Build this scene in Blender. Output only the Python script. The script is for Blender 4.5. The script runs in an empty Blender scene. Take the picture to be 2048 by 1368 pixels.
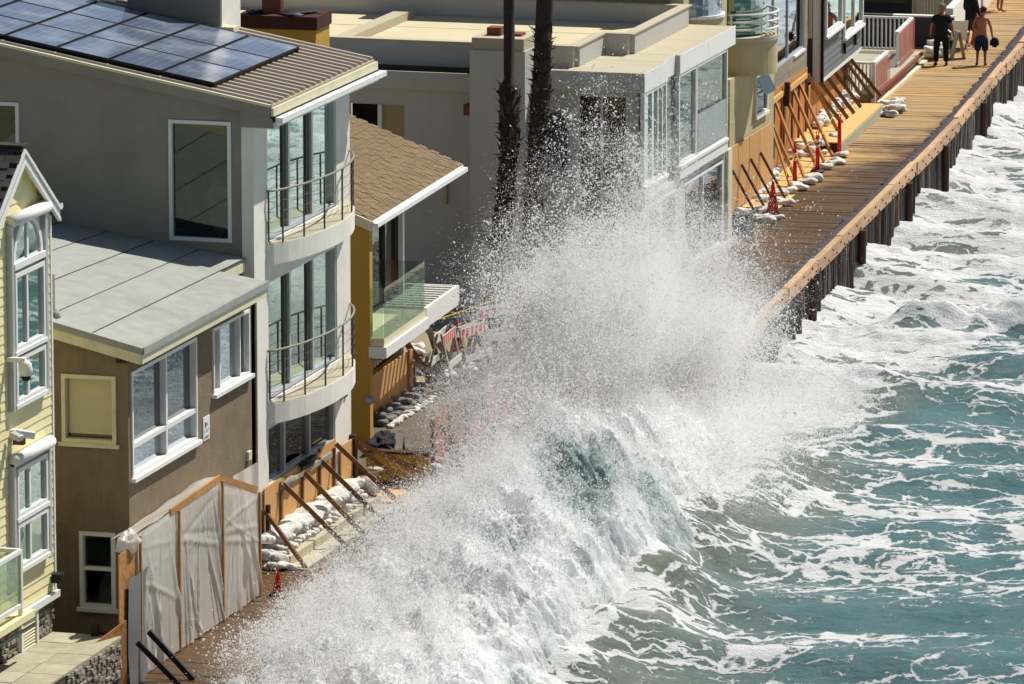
import bpy, bmesh, math, random
import numpy as np
from mathutils import Vector, Matrix
R = math.radians
random.seed(7)
RNG = np.random.default_rng(11)
SC = bpy.context.scene
COL = SC.collection

# ------------------------------------------------------------------ camera
cam_d = bpy.data.cameras.new('camera')
cam = bpy.data.objects.new('camera', cam_d)
COL.objects.link(cam)
cam_d.sensor_width = 36.0
cam_d.lens = 210.94
cam_d.clip_start = 1.0
cam_d.clip_end = 6000.0
cam.location = (34.5664, -103.9675, 25.3)
cam.rotation_euler = (R(90 - 10.6), 0, R(15.9))
SC.camera = cam

# ------------------------------------------------------------------ light
SUN_EL, SUN_AZ = 56.0, 56.0            # azimuth measured from +X towards +Y
w = bpy.data.worlds.new('World')
SC.world = w
w.use_nodes = True
nt = w.node_tree
bgn = nt.nodes['Background']
sky = nt.nodes.new('ShaderNodeTexSky')
sky.sky_type = 'NISHITA'
sky.sun_disc = False
sky.sun_elevation = R(SUN_EL)
sky.sun_rotation = R(90 - SUN_AZ)
sky.air_density = 1.0
sky.dust_density = 1.0
nt.links.new(sky.outputs[0], bgn.inputs[0])
bgn.inputs[1].default_value = 0.057
sd = bpy.data.lights.new('sun', 'SUN')
sd.energy = 5.0
sd.angle = R(0.53)
sd.color = (1.0, 0.96, 0.895)
sun = bpy.data.objects.new('sun', sd)
COL.objects.link(sun)
sv = Vector((math.cos(R(SUN_EL)) * math.cos(R(SUN_AZ)), math.cos(R(SUN_EL)) * math.sin(R(SUN_AZ)), math.sin(R(SUN_EL))))
sun.rotation_euler = sv.to_track_quat('Z', 'Y').to_euler()
sun.location = (20, 20, 40)
SC.view_settings.view_transform = 'Standard'
SC.view_settings.look = 'None'
SC.view_settings.exposure = 0.18
SC.view_settings.gamma = 1.0
SC.view_settings.use_curve_mapping = False
SC.render.engine = 'CYCLES'
SC.cycles.max_bounces = 24
SC.cycles.diffuse_bounces = 20
SC.cycles.glossy_bounces = 3
SC.cycles.transmission_bounces = 4
SC.cycles.transparent_max_bounces = 10
SC.cycles.caustics_reflective = False
SC.cycles.caustics_refractive = False
SC.cycles.sample_clamp_indirect = 6.0
SC.cycles.use_denoising = True
SC.cycles.denoiser = 'OPENIMAGEDENOISE'
SC.cycles.denoising_input_passes = 'RGB_ALBEDO_NORMAL'
SC.cycles.denoising_prefilter = 'ACCURATE'

# ------------------------------------------------------------------ materials
def lin(h):
    h = h.lstrip('#')
    v = [int(h[i:i + 2], 16) / 255 for i in (0, 2, 4)]
    return tuple(x / 12.92 if x <= .04045 else ((x + .055) / 1.055) ** 2.4 for x in v)

MATS = {}
def mat(name, c, rough=.75, var=.15, scale=3.0, stretch=(1, 1, 1), bump=0.0, bscale=60.0, spec=.3, metal=0.0,
        rnd=0.0, c2=None, dirt=0.0, dscale=.8, dcol=(.05, .045, .04), bdist=.01, trans=0.0, world=False, streak=0.0):
    if name in MATS:
        return MATS[name]
    if isinstance(c, str): c = lin(c)
    if isinstance(c2, str): c2 = lin(c2)
    m = bpy.data.materials.new(name)
    m.use_nodes = True
    t = m.node_tree
    N, L = t.nodes, t.links
    p = N['Principled BSDF']
    p.inputs['Roughness'].default_value = rough
    p.inputs['Metallic'].default_value = metal
    p.inputs['Specular IOR Level'].default_value = spec
    if world:
        tc = N.new('ShaderNodeNewGeometry'); co = tc.outputs['Position']
    else:
        tc = N.new('ShaderNodeTexCoord'); co = tc.outputs['Object']
    mp = N.new('ShaderNodeMapping')
    mp.inputs['Scale'].default_value = stretch
    oi = N.new('ShaderNodeObjectInfo')
    cm = N.new('ShaderNodeMath'); cm.operation = 'MULTIPLY'; cm.inputs[1].default_value = 37.0
    L.new(oi.outputs['Random'], cm.inputs[0])
    cx = N.new('ShaderNodeCombineXYZ')
    for k in range(3): L.new(cm.outputs[0], cx.inputs[k])
    ad = N.new('ShaderNodeVectorMath'); ad.operation = 'ADD'
    L.new(co, mp.inputs['Vector'])
    L.new(mp.outputs[0], ad.inputs[0]); L.new(cx.outputs[0], ad.inputs[1])
    v = ad.outputs[0]
    n1 = N.new('ShaderNodeTexNoise'); n1.inputs['Scale'].default_value = scale; n1.inputs['Detail'].default_value = 7
    n1.inputs['Roughness'].default_value = .65
    L.new(v, n1.inputs['Vector'])
    mr = N.new('ShaderNodeMapRange'); mr.inputs['From Min'].default_value = .3; mr.inputs['From Max'].default_value = .7
    L.new(n1.outputs[0], mr.inputs['Value'])
    mx = N.new('ShaderNodeMix'); mx.data_type = 'RGBA'
    a = tuple(min(1, x * (1 - var)) for x in c) + (1,)
    b = (tuple(c2) if c2 else tuple(min(1, x * (1 + var)) for x in c)) + (1,)
    mx.inputs[6].default_value = a; mx.inputs[7].default_value = b
    L.new(mr.outputs[0], mx.inputs[0])
    out = mx.outputs[2]
    if dirt > 0:
        n2 = N.new('ShaderNodeTexNoise'); n2.inputs['Scale'].default_value = dscale; n2.inputs['Detail'].default_value = 8
        n2.inputs['Roughness'].default_value = .7
        L.new(v, n2.inputs['Vector'])
        r2 = N.new('ShaderNodeMapRange'); r2.inputs['From Min'].default_value = .48; r2.inputs['From Max'].default_value = .75
        r2.inputs['To Max'].default_value = dirt
        L.new(n2.outputs[0], r2.inputs['Value'])
        m2 = N.new('ShaderNodeMix'); m2.data_type = 'RGBA'
        m2.inputs[7].default_value = tuple(dcol) + (1,)
        L.new(r2.outputs[0], m2.inputs[0]); L.new(out, m2.inputs[6])
        out = m2.outputs[2]
    if streak > 0:
        mps = N.new('ShaderNodeMapping'); mps.inputs['Scale'].default_value = (16, 16, .8)
        L.new(co, mps.inputs['Vector'])
        n4 = N.new('ShaderNodeTexNoise'); n4.inputs['Scale'].default_value = 1.1; n4.inputs['Detail'].default_value = 9; n4.inputs['Roughness'].default_value = .75
        L.new(mps.outputs[0], n4.inputs['Vector'])
        r4 = N.new('ShaderNodeMapRange'); r4.inputs['From Min'].default_value = .35; r4.inputs['From Max'].default_value = .7
        r4.inputs['To Min'].default_value = 1.0 + streak * .3; r4.inputs['To Max'].default_value = 1.0 - streak * .6
        L.new(n4.outputs[0], r4.inputs['Value'])
        hv = N.new('ShaderNodeHueSaturation'); L.new(r4.outputs[0], hv.inputs['Value']); L.new(out, hv.inputs['Color'])
        out = hv.outputs[0]
    if rnd > 0:
        r3 = N.new('ShaderNodeMapRange'); r3.inputs['To Min'].default_value = 1 - rnd; r3.inputs['To Max'].default_value = 1 + rnd
        L.new(oi.outputs['Random'], r3.inputs['Value'])
        hs = N.new('ShaderNodeHueSaturation'); L.new(r3.outputs[0], hs.inputs['Value']); L.new(out, hs.inputs['Color'])
        out = hs.outputs[0]
    L.new(out, p.inputs['Base Color'])
    if bump > 0:
        nb = N.new('ShaderNodeTexNoise'); nb.inputs['Scale'].default_value = bscale; nb.inputs['Detail'].default_value = 5
        L.new(v, nb.inputs['Vector'])
        bp = N.new('ShaderNodeBump'); bp.inputs['Strength'].default_value = bump; bp.inputs['Distance'].default_value = bdist
        L.new(nb.outputs[0], bp.inputs['Height']); L.new(bp.outputs[0], p.inputs['Normal'])
    if trans > 0:
        tr = N.new('ShaderNodeBsdfTranslucent'); L.new(out, tr.inputs['Color'])
        ms = N.new('ShaderNodeMixShader'); ms.inputs[0].default_value = trans
        L.new(p.outputs[0], ms.inputs[1]); L.new(tr.outputs[0], ms.inputs[2])
        L.new(ms.outputs[0], N['Material Output'].inputs['Surface'])
    MATS[name] = m
    return m

def glass_reflect(name, tint, inner, strength=.55, bumpy=.0):
    """coated window glass: mirrors the sea at the low angle, dark room behind"""
    m = bpy.data.materials.new(name); m.use_nodes = True
    N, L = m.node_tree.nodes, m.node_tree.links
    for n in list(N):
        if n.type == 'BSDF_PRINCIPLED': N.remove(n)
    g = N.new('ShaderNodeBsdfGlossy'); g.inputs['Color'].default_value = tuple(tint) + (1,); g.inputs['Roughness'].default_value = .02
    tr = N.new('ShaderNodeBsdfTransparent'); tr.inputs['Color'].default_value = tuple(inner) + (1,)
    lw = N.new('ShaderNodeLayerWeight'); lw.inputs['Blend'].default_value = .5
    mr = N.new('ShaderNodeMapRange'); mr.inputs['To Min'].default_value = strength * .35; mr.inputs['To Max'].default_value = min(1, strength * 1.5)
    L.new(lw.outputs['Facing'], mr.inputs['Value'])
    ms = N.new('ShaderNodeMixShader')
    L.new(mr.outputs[0], ms.inputs[0]); L.new(tr.outputs[0], ms.inputs[1]); L.new(g.outputs[0], ms.inputs[2])
    if bumpy > 0:
        tc = N.new('ShaderNodeTexCoord'); nb = N.new('ShaderNodeTexNoise'); nb.inputs['Scale'].default_value = .9; nb.inputs['Detail'].default_value = 2
        L.new(tc.outputs['Object'], nb.inputs['Vector'])
        bp = N.new('ShaderNodeBump'); bp.inputs['Strength'].default_value = bumpy; bp.inputs['Distance'].default_value = .02
        L.new(nb.outputs[0], bp.inputs['Height']); L.new(bp.outputs[0], g.inputs['Normal'])
    L.new(ms.outputs[0], N['Material Output'].inputs['Surface'])
    MATS[name] = m
    return m

M = {}
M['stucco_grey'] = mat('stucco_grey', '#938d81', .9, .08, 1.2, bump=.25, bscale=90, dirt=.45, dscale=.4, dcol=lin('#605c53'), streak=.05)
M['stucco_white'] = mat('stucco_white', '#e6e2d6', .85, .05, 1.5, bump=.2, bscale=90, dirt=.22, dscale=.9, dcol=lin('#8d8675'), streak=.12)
M['stucco_brown'] = mat('stucco_brown', '#84745d', .95, .14, 2.0, bump=.9, bscale=38, dirt=.3, dscale=1.2, streak=.24, bdist=.02)
M['stucco_mustard'] = mat('stucco_mustard', '#b68f40', .85, .07, 1.5, bump=.25, bscale=80, dirt=.1, streak=.06)
M['stucco_pale'] = mat('stucco_pale', '#bab8b0', .9, .06, 1.2, bump=.15, bscale=90, dirt=.22, dscale=.6, dcol=lin('#7f7c74'), streak=.09)
M['stucco_olive'] = mat('stucco_olive', '#b9ad86', .9, .08, 1.5, bump=.3, bscale=70, dirt=.2, streak=.1)
M['white_paint'] = mat('white_paint', '#e3e3dd', .5, .04, 3, dirt=.12, dscale=3, bump=.05, bscale=30)
M['cream_paint'] = mat('cream_paint', '#d8d1b0', .6, .06, 3, dirt=.15, dscale=2.5, streak=.1)
M['grey_metal'] = mat('grey_metal', '#b7bcbd', .35, .05, 3, metal=.3)
M['dark_metal'] = mat('dark_metal', '#55544a', .5, .2, 8, metal=.4)
M['black'] = mat('black', '#161515', .6, .2, 6)
M['dark_room'] = mat('dark_room', '#2b2a28', .95, .3, .7)
M['room_green'] = mat('room_green', '#55604f', .95, .2, .8)
M['room_tan'] = mat('room_tan', '#8a7a4a', .95, .15, .8)
M['curtain'] = mat('curtain', '#d5dbd2', .9, .06, 2, stretch=(8, 8, .3), trans=.3)
M['blind'] = mat('blind', '#f2eedd', .9, .04, 2, stretch=(1, 1, 10), trans=.3)
M['felt'] = mat('felt', '#9b9d96', .9, .10, 3.5, bump=.5, bscale=120, dirt=.5, dscale=.9, dcol=lin('#7d7a6c'))
M['roof_tan'] = mat('roof_tan', '#b7ad94', .95, .08, 1.2, bump=.2, bscale=80, dirt=.35, dscale=.6, dcol=lin('#7f7763'))
M['corrugated'] = mat('corrugated', '#a89c8a', .6, .08, 4, stretch=(.4, 3, 1), metal=.2, dirt=.25, dscale=2, dcol=lin('#6a5a48'))
M['shingle_brown'] = mat('shingle_brown', '#7a684e', .95, .16, 14, rnd=.13, bump=.5, bscale=120, dirt=.2, dscale=2)
M['shingle_black'] = mat('shingle_black', '#3b3938', .95, .2, 20, rnd=.3, bump=.5, bscale=120)
M['clapboard'] = mat('clapboard', '#e5daa8', .7, .03, 3, dirt=.08, dscale=2.5, rnd=.02)
M['clapboard_grey'] = mat('clapboard_grey', '#6e7274', .75, .05, 3, dirt=.1, rnd=.03)
M['clapboard_shaded'] = mat('clapboard_shaded', '#4a4a4c', .8, .05, 3, rnd=.03)  # darker copy of the grey boards, paints shade onto the side wall
M['wood_new'] = mat('wood_new', '#b08049', .7, .22, 4, stretch=(6, 6, .7), bump=.15, bscale=40, rnd=.12, dirt=.15, dscale=2)
M['wood_brace'] = mat('wood_brace', '#75502f', .75, .25, 6, stretch=(.8, 6, 6), rnd=.22, dirt=.25, dscale=3)
M['wood_dark'] = mat('wood_dark', '#3f2a20', .8, .3, 5, stretch=(3, 3, .5), rnd=.2)
M['plywood'] = mat('plywood', '#c99b63', .75, .14, 3, stretch=(5, 5, .35), rnd=.09, dirt=.22, dscale=1.1, dcol=lin('#8a5c34'))
M['plywood_orange'] = mat('plywood_orange', '#bf8149', .75, .14, 3, stretch=(5, 5, .35), rnd=.09, dirt=.22, dscale=1.1, dcol=lin('#7c4a25'))
M['ply_floor'] = mat('ply_floor', '#d3aa6c', .7, .12, 2.5, stretch=(1, 6, 1), rnd=.07, dirt=.2, dscale=1.2, dcol=lin('#8a6036'))
M['ply_red'] = mat('ply_red', '#b06f55', .75, .15, 3, dirt=.3, dscale=2, rnd=.05)
M['osb'] = mat('osb', '#a97a45', .8, .4, 16, stretch=(1, 1, .6), bump=.3, bscale=30, dirt=.25, dscale=3)
M['concrete'] = mat('concrete', '#b5ae95', .9, .08, 2.5, bump=.25, bscale=80, dirt=.3, dscale=1.5, dcol=lin('#77705c'))
M['paver'] = mat('paver', '#a8a189', .9, .15, 3, bump=.3, bscale=60, dirt=.4, dscale=1.2, dcol=lin('#55503f'), rnd=.1)
M['stone'] = mat('stone', '#8d8676', .95, .25, 14, bump=.6, bscale=40, rnd=.35)
M['mortar'] = mat('mortar', '#4a4640', .95, .2, 8)
M['brick_red'] = mat('brick_red', '#45261f', .9, .2, 8, bump=.3, bscale=40)
M['sandbag'] = mat('sandbag', '#dcd9d2', .85, .08, 8, bump=.8, bscale=16, bdist=.03, rnd=.12, dirt=.3, dscale=4, dcol=lin('#8c8578'), trans=.1)
M['sandbag_grey'] = mat('sandbag_grey', '#6d6d6c', .85, .1, 8, bump=.4, bscale=25, rnd=.1)
M['orange'] = mat('orange', '#e8451c', .5, .06, 5, dirt=.1, trans=.1)
M['red_orange'] = mat('red_orange', '#d8241a', .5, .06, 5, dirt=.1, trans=.1)
M['reflective'] = mat('reflective', '#d8d8d4', .4, .05, 5)
M['net'] = mat('net', '#dd957f', .7, .1, 5, trans=.4)
M['barricade_wood'] = mat('barricade_wood', '#8e8676', .85, .15, 5, rnd=.1, dirt=.2)
M['yellow'] = mat('yellow', '#e8c21c', .6, .05, 4)
M['pile_wood'] = mat('pile_wood', '#211d1b', .6, .5, 5, stretch=(4, 4, .5), rnd=.6, bump=.5, bscale=20, c2='#4a443d', spec=.4)
M['beam_wood'] = mat('beam_wood', '#bd9a76', .7, .22, 3, stretch=(4, .6, 4), rnd=.16, dirt=.5, dscale=1.5, dcol=lin('#64493a'))
M['tar'] = mat('tar', '#2a2526', .8, .4, 9, bump=.6, bscale=18, c2='#5a5054')
M['bolt'] = mat('bolt', '#2a2420', .6, .2, 5, metal=.5)
M['palm_bark'] = mat('palm_bark', '#3d342c', .95, .35, 12, bump=.6, bscale=25)
M['palm_boot'] = mat('palm_boot', '#4a4036', .9, .4, 10, rnd=.6)
M['frond'] = mat('frond', '#3e5526', .7, .25, 5, rnd=.2, trans=.2)
M['skin'] = mat('skin', '#9a6448', .55, .06, 6)
M['cloth_black'] = mat('cloth_black', '#17181c', .9, .15, 12, bump=.3, bscale=20)
M['cloth_charcoal'] = mat('cloth_charcoal', '#35363a', .9, .15, 12, bump=.3, bscale=20)
M['cloth_navy'] = mat('cloth_navy', '#1b2c4a', .9, .15, 12, bump=.3, bscale=20)
M['cloth_khaki'] = mat('cloth_khaki', '#7c745a', .9, .15, 12)
M['hair'] = mat('hair', '#2a1d16', .8, .2, 20)
M['panel_glass'] = None
M['sand'] = mat('sand', '#8d8268', .95, .15, .6, bump=.2, bscale=20)
M['leaf_dark'] = mat('leaf_dark', '#33492a', .6, .2, 6, rnd=.25, trans=.15)
M['tarp_black'] = mat('tarp_black', '#141416', .8, .2, 4, bump=.5, bscale=8, bdist=.03)
M['terracotta'] = mat('terracotta', '#7d4a3a', .9, .1, 5)
M['deck_grey'] = mat('deck_grey', '#a9a791', .8, .06, 3, rnd=.06)
M['slate_wall'] = mat('slate_wall', '#3e4044', .8, .08, 2)
M['siding_wood'] = mat('siding_wood', '#8e887c', .8, .25, 1.4, stretch=(1, .35, 2.2), c2='#a89c84', dirt=.5, dscale=1.4, dcol=lin('#3d3833'), rnd=.12)
M['glass_sea'] = glass_reflect('glass_sea', (.80, 1.0, .92), (.14, .20, .17), .66, .06)
M['glass_dark'] = glass_reflect('glass_dark', (.80, .88, .92), (.16, .18, .18), .30, .05)
M['glass_blue'] = glass_reflect('glass_blue', (.72, .82, .92), (.06, .08, .10), .75, .06)
M['glass_side'] = glass_reflect('glass_side', (.75, .85, .82), (.62, .68, .62), .16, 0)
M['glass_clear'] = glass_reflect('glass_clear', (.85, .95, .92), (.80, .88, .84), .20, 0)

def plastic_sheet():
    m = bpy.data.materials.new('plastic_sheet'); m.use_nodes = True
    N, L = m.node_tree.nodes, m.node_tree.links
    p = N['Principled BSDF']; p.inputs['Base Color'].default_value = (.90, .86, .78, 1); p.inputs['Roughness'].default_value = .22
    p.inputs['Specular IOR Level'].default_value = .6
    tr = N.new('ShaderNodeBsdfTranslucent'); tr.inputs['Color'].default_value = (.90, .87, .80, 1)
    tp = N.new('ShaderNodeBsdfTransparent'); tp.inputs['Color'].default_value = (.9, .9, .88, 1)
    a = N.new('ShaderNodeMixShader'); a.inputs[0].default_value = .4
    b = N.new('ShaderNodeMixShader'); b.inputs[0].default_value = .20
    tc = N.new('ShaderNodeTexCoord'); mp = N.new('ShaderNodeMapping'); mp.inputs['Scale'].default_value = (1.6, 1.6, .9)
    nb = N.new('ShaderNodeTexNoise'); nb.inputs['Scale'].default_value = 5; nb.inputs['Detail'].default_value = 5; nb.inputs['Distortion'].default_value = 1.0
    bp = N.new('ShaderNodeBump'); bp.inputs['Strength'].default_value = .5; bp.inputs['Distance'].default_value = .03
    L.new(tc.outputs['Object'], mp.inputs[0]); L.new(mp.outputs[0], nb.inputs['Vector']); L.new(nb.outputs[0], bp.inputs['Height'])
    L.new(bp.outputs[0], p.inputs['Normal'])
    L.new(p.outputs[0], a.inputs[1]); L.new(tr.outputs[0], a.inputs[2])
    L.new(a.outputs[0], b.inputs[1]); L.new(tp.outputs[0], b.inputs[2])
    L.new(b.outputs[0], N['Material Output'].inputs['Surface'])
    return m
M['plastic'] = plastic_sheet()
M['glass_plain'] = glass_reflect('glass_plain', (.85, .9, .88), (.95, .93, .86), .10, 0)
M['glass_frost'] = mat('glass_frost', '#c3d0cc', .15, .04, 2, spec=.8, trans=.45)

def panel_mat():
    m = bpy.data.materials.new('solar_glass'); m.use_nodes = True
    N, L = m.node_tree.nodes, m.node_tree.links
    p = N['Principled BSDF']; p.inputs['Roughness'].default_value = .16; p.inputs['Specular IOR Level'].default_value = .9
    tc = N.new('ShaderNodeTexCoord')
    br = N.new('ShaderNodeTexBrick'); br.offset = 0; br.inputs['Scale'].default_value = 1
    br.inputs['Brick Width'].default_value = .17; br.inputs['Row Height'].default_value = .155
    br.inputs['Mortar Size'].default_value = .005; br.inputs['Mortar Smooth'].default_value = .1
    br.inputs['Color1'].default_value = (.012, .03, .085, 1); br.inputs['Color2'].default_value = (.02, .045, .12, 1)
    br.inputs['Mortar'].default_value = (.20, .24, .30, 1)
    L.new(tc.outputs['Object'], br.inputs['Vector'])
    nz = N.new('ShaderNodeTexNoise'); nz.inputs['Scale'].default_value = 1.1; nz.inputs['Detail'].default_value = 3
    ge = N.new('ShaderNodeNewGeometry'); L.new(ge.outputs['Position'], nz.inputs['Vector'])
    mr = N.new('ShaderNodeMapRange'); mr.inputs['From Min'].default_value = .45; mr.inputs['From Max'].default_value = .75
    mr.inputs['To Min'].default_value = .24; mr.inputs['To Max'].default_value = .8
    L.new(nz.outputs[0], mr.inputs['Value'])
    mx = N.new('ShaderNodeMix'); mx.data_type = 'RGBA'; mx.inputs[7].default_value = (.36, .40, .46, 1)   # salt and dust, lightened to paint in the pale sky reflection
    L.new(mr.outputs[0], mx.inputs[0]); L.new(br.outputs['Color'], mx.inputs[6]); L.new(mx.outputs[2], p.inputs['Base Color'])
    return m
M['panel_glass'] = panel_mat()

# ------------------------------------------------------------------ mesh helpers
OFF = {}
def tag(o, label, cat, group=None, kind=None):
    if label: o['label'] = label
    if cat: o['category'] = cat
    if group: o['group'] = group
    if kind: o['kind'] = kind
    return o

def thing(name, label, cat, loc=(0, 0, 0), rz=0.0, group=None, local=False):
    o = bpy.data.objects.new(name, None)
    COL.objects.link(o)
    o.empty_display_size = .2
    o.location = loc
    o.rotation_euler = (0, 0, rz)
    OFF[o] = Vector((0, 0, 0)) if local else Vector(loc)
    return tag(o, label, cat, group)

class MB:
    def __init__(s): s.v = []; s.f = []
    def quad(s, a, b, c, d):
        n = len(s.v); s.v += [tuple(a), tuple(b), tuple(c), tuple(d)]; s.f.append((n, n + 1, n + 2, n + 3)); return s
    def box(s, x0, x1, y0, y1, z0, z1):
        x0, x1 = min(x0, x1), max(x0, x1); y0, y1 = min(y0, y1), max(y0, y1); z0, z1 = min(z0, z1), max(z0, z1)
        n = len(s.v)
        s.v += [(x0, y0, z0), (x1, y0, z0), (x1, y1, z0), (x0, y1, z0), (x0, y0, z1), (x1, y0, z1), (x1, y1, z1), (x0, y1, z1)]
        s.f += [tuple(n + i for i in q) for q in ((0, 3, 2, 1), (4, 5, 6, 7), (0, 1, 5, 4), (1, 2, 6, 5), (2, 3, 7, 6), (3, 0, 4, 7))]
        return s
    def hexa(s, pts):
        n = len(s.v); s.v += [tuple(p) for p in pts]
        s.f += [tuple(n + i for i in q) for q in ((0, 3, 2, 1), (4, 5, 6, 7), (0, 1, 5, 4), (1, 2, 6, 5), (2, 3, 7, 6), (3, 0, 4, 7))]
        return s
    def beam(s, a, b, wd, ht, upv=(0, 0, 1)):
        a, b = Vector(a), Vector(b); d = (b - a).normalized(); u = Vector(upv)
        if abs(d.dot(u)) > .98: u = Vector((0, 1, 0))
        sd_ = d.cross(u).normalized() * (wd / 2); u2 = sd_.cross(d).normalized() * (ht / 2)
        return s.hexa([a - sd_ - u2, a + sd_ - u2, b + sd_ - u2, b - sd_ - u2, a - sd_ + u2, a + sd_ + u2, b + sd_ + u2, b - sd_ + u2])
    def prism(s, poly, d):
        """poly: list of 3-D points (planar), extruded by the vector d"""
        n = len(s.v); k = len(poly); d = Vector(d)
        s.v += [tuple(Vector(p)) for p in poly] + [tuple(Vector(p) + d) for p in poly]
        s.f.append(tuple(range(n + k - 1, n - 1, -1))); s.f.append(tuple(range(n + k, n + 2 * k)))
        for i in range(k):
            j = (i + 1) % k; s.f.append((n + i, n + j, n + k + j, n + k + i))
        return s
    def tube(s, path, r, seg=8, cap=True):
        path = [Vector(p) for p in path]; n0 = len(s.v)
        rs = r if isinstance(r, (list, tuple)) else [r] * len(path)
        for i, p in enumerate(path):
            d = (path[min(i + 1, len(path) - 1)] - path[max(i - 1, 0)])
            d = d.normalized() if d.length > 1e-9 else Vector((0, 0, 1))
            u = Vector((0, 0, 1)) if abs(d.z) < .9 else Vector((1, 0, 0))
            a = d.cross(u).normalized(); b = d.cross(a).normalized()
            for k in range(seg):
                t = 2 * math.pi * k / seg
                s.v.append(tuple(p + (a * math.cos(t) + b * math.sin(t)) * rs[i]))
        for i in range(len(path) - 1):
            for k in range(seg):
                q = (k + 1) % seg
                s.f.append((n0 + i * seg + k, n0 + i * seg + q, n0 + (i + 1) * seg + q, n0 + (i + 1) * seg + k))
        if cap:
            s.f.append(tuple(n0 + k for k in range(seg))[::-1]); s.f.append(tuple(n0 + (len(path) - 1) * seg + k for k in range(seg)))
        return s
    def lathe(s, prof, c=(0, 0, 0), seg=16):
        return s.tube([(c[0], c[1], c[2] + z) for r_, z in prof], [max(r_, .001) for r_, z in prof], seg)
    def grid(s, fn, nu, nv):
        n = len(s.v)
        for i in range(nu + 1):
            for j in range(nv + 1): s.v.append(tuple(fn(i / nu, j / nv)))
        for i in range(nu):
            for j in range(nv):
                a = n + i * (nv + 1) + j; s.f.append((a, a + nv + 1, a + nv + 2, a + 1))
        return s
    def mesh(s, name, m, off=Vector((0, 0, 0)), smooth=False):
        me = bpy.data.meshes.new(name)
        me.from_pydata([(x - off[0], y - off[1], z - off[2]) for x, y, z in s.v], [], s.f)
        if m: me.materials.append(m)
        if smooth: me.polygons.foreach_set('use_smooth', [True] * len(me.polygons))
        me.update()
        return me
    def build(s, name, m, parent=None, smooth=False, bevel=0.0):
        off = OFF.get(parent, Vector((0, 0, 0)))
        me = s.mesh(name, m, off, smooth)
        o = bpy.data.objects.new(name, me); COL.objects.link(o)
        if parent is not None: o.parent = parent
        OFF[o] = off
        if bevel > 0:
            b = o.modifiers.new('bevel', 'BEVEL'); b.width = bevel; b.segments = 2; b.limit_method = 'ANGLE'
        return o

def put(name, mesh, loc, rot=(0, 0, 0), parent=None, scale=(1, 1, 1)):
    o = bpy.data.objects.new(name, mesh); COL.objects.link(o)
    if parent is not None:
        o.parent = parent; loc = Vector(loc) - OFF[parent]; OFF[o] = OFF[parent]
    o.location = loc; o.rotation_euler = rot; o.scale = scale
    return o

def copy_tree(o, parent=None):
    c = o.copy(); COL.objects.link(c); c.parent = parent; OFF[c] = OFF.get(o, Vector((0, 0, 0)))
    for ch in o.children: copy_tree(ch, c)
    return c

def pbox(mb, plane, at, u0, u1, z0, z1, w0, w1):
    """box on a facade: plane 'X' faces +X (u = Y), plane 'Y' faces -Y (u = X); w = distance in front of the wall"""
    if plane == 'X': mb.box(at + w0, at + w1, u0, u1, z0, z1)
    else: mb.box(u0, u1, at - w1, at - w0, z0, z1)
    return mb

def wall_holes(mb, plane, at, u0, u1, z0, z1, holes, th=.22):
    us = sorted({u0, u1, *[h[0] for h in holes], *[h[1] for h in holes]})
    zs = sorted({z0, z1, *[h[2] for h in holes], *[h[3] for h in holes]})
    us = [u for u in us if u0 <= u <= u1]; zs = [z for z in zs if z0 <= z <= z1]
    for i in range(len(us) - 1):
        j = 0
        while j < len(zs) - 1:
            def solid(jj):
                cu, cz = (us[i] + us[i + 1]) / 2, (zs[jj] + zs[jj + 1]) / 2
                return not any(h[0] < cu < h[1] and h[2] < cz < h[3] for h in holes)
            if solid(j):
                k = j
                while k + 1 < len(zs) - 1 and solid(k + 1): k += 1
                pbox(mb, plane, at, us[i], us[i + 1], zs[j], zs[k + 1], -th, 0)
                j = k + 1
            else: j += 1
    return mb

def window(parent, plane, at, u0, u1, z0, z1, us=(), zs=(), fw=.06, proud=.04, deep=.10, fm='white_paint', gm='glass_sea', sill=0.0, mw=None, casing=0.0):
    """frame (window) with one sub-part per pane; us / zs are the mullion and transom positions"""
    mw = mw or fw * .8
    b = MB()
    o_ = casing
    pbox(b, plane, at, u0 - o_, u0 + fw, z0 - o_, z1 + o_, -deep, proud); pbox(b, plane, at, u1 - fw, u1 + o_, z0 - o_, z1 + o_, -deep, proud)
    pbox(b, plane, at, u0 + fw, u1 - fw, z1 - fw, z1 + o_, -deep, proud); pbox(b, plane, at, u0 + fw, u1 - fw, z0 - o_, z0 + fw, -deep, proud)
    for u in us: pbox(b, plane, at, u - mw / 2, u + mw / 2, z0 + fw, z1 - fw, -deep, proud - .012)
    for z in zs: pbox(b, plane, at, u0 + fw, u1 - fw, z - mw / 2, z + mw / 2, -deep + .004, proud - .016)
    f = b.build('window', M[fm], parent)
    U = [u0 + fw, *us, u1 - fw]; Z = [z0 + fw, *zs, z1 - fw]
    gms = gm if isinstance(gm, (list, tuple)) else [gm]
    k = 0
    for i in range(len(U) - 1):
        for j in range(len(Z) - 1):
            g = MB(); pbox(g, plane, at, U[i], U[i + 1], Z[j], Z[j + 1], -deep * .6 - .006, -deep * .6)
            g.build('pane', M[gms[k % len(gms)]], f); k += 1
    if sill > 0:
        g = MB(); pbox(g, plane, at, u0 - o_ - .06, u1 + o_ + .06, z0 - o_ - .07, z0 - o_, -.02, sill)
        g.build('sill', M[fm], f)
    return f

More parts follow.
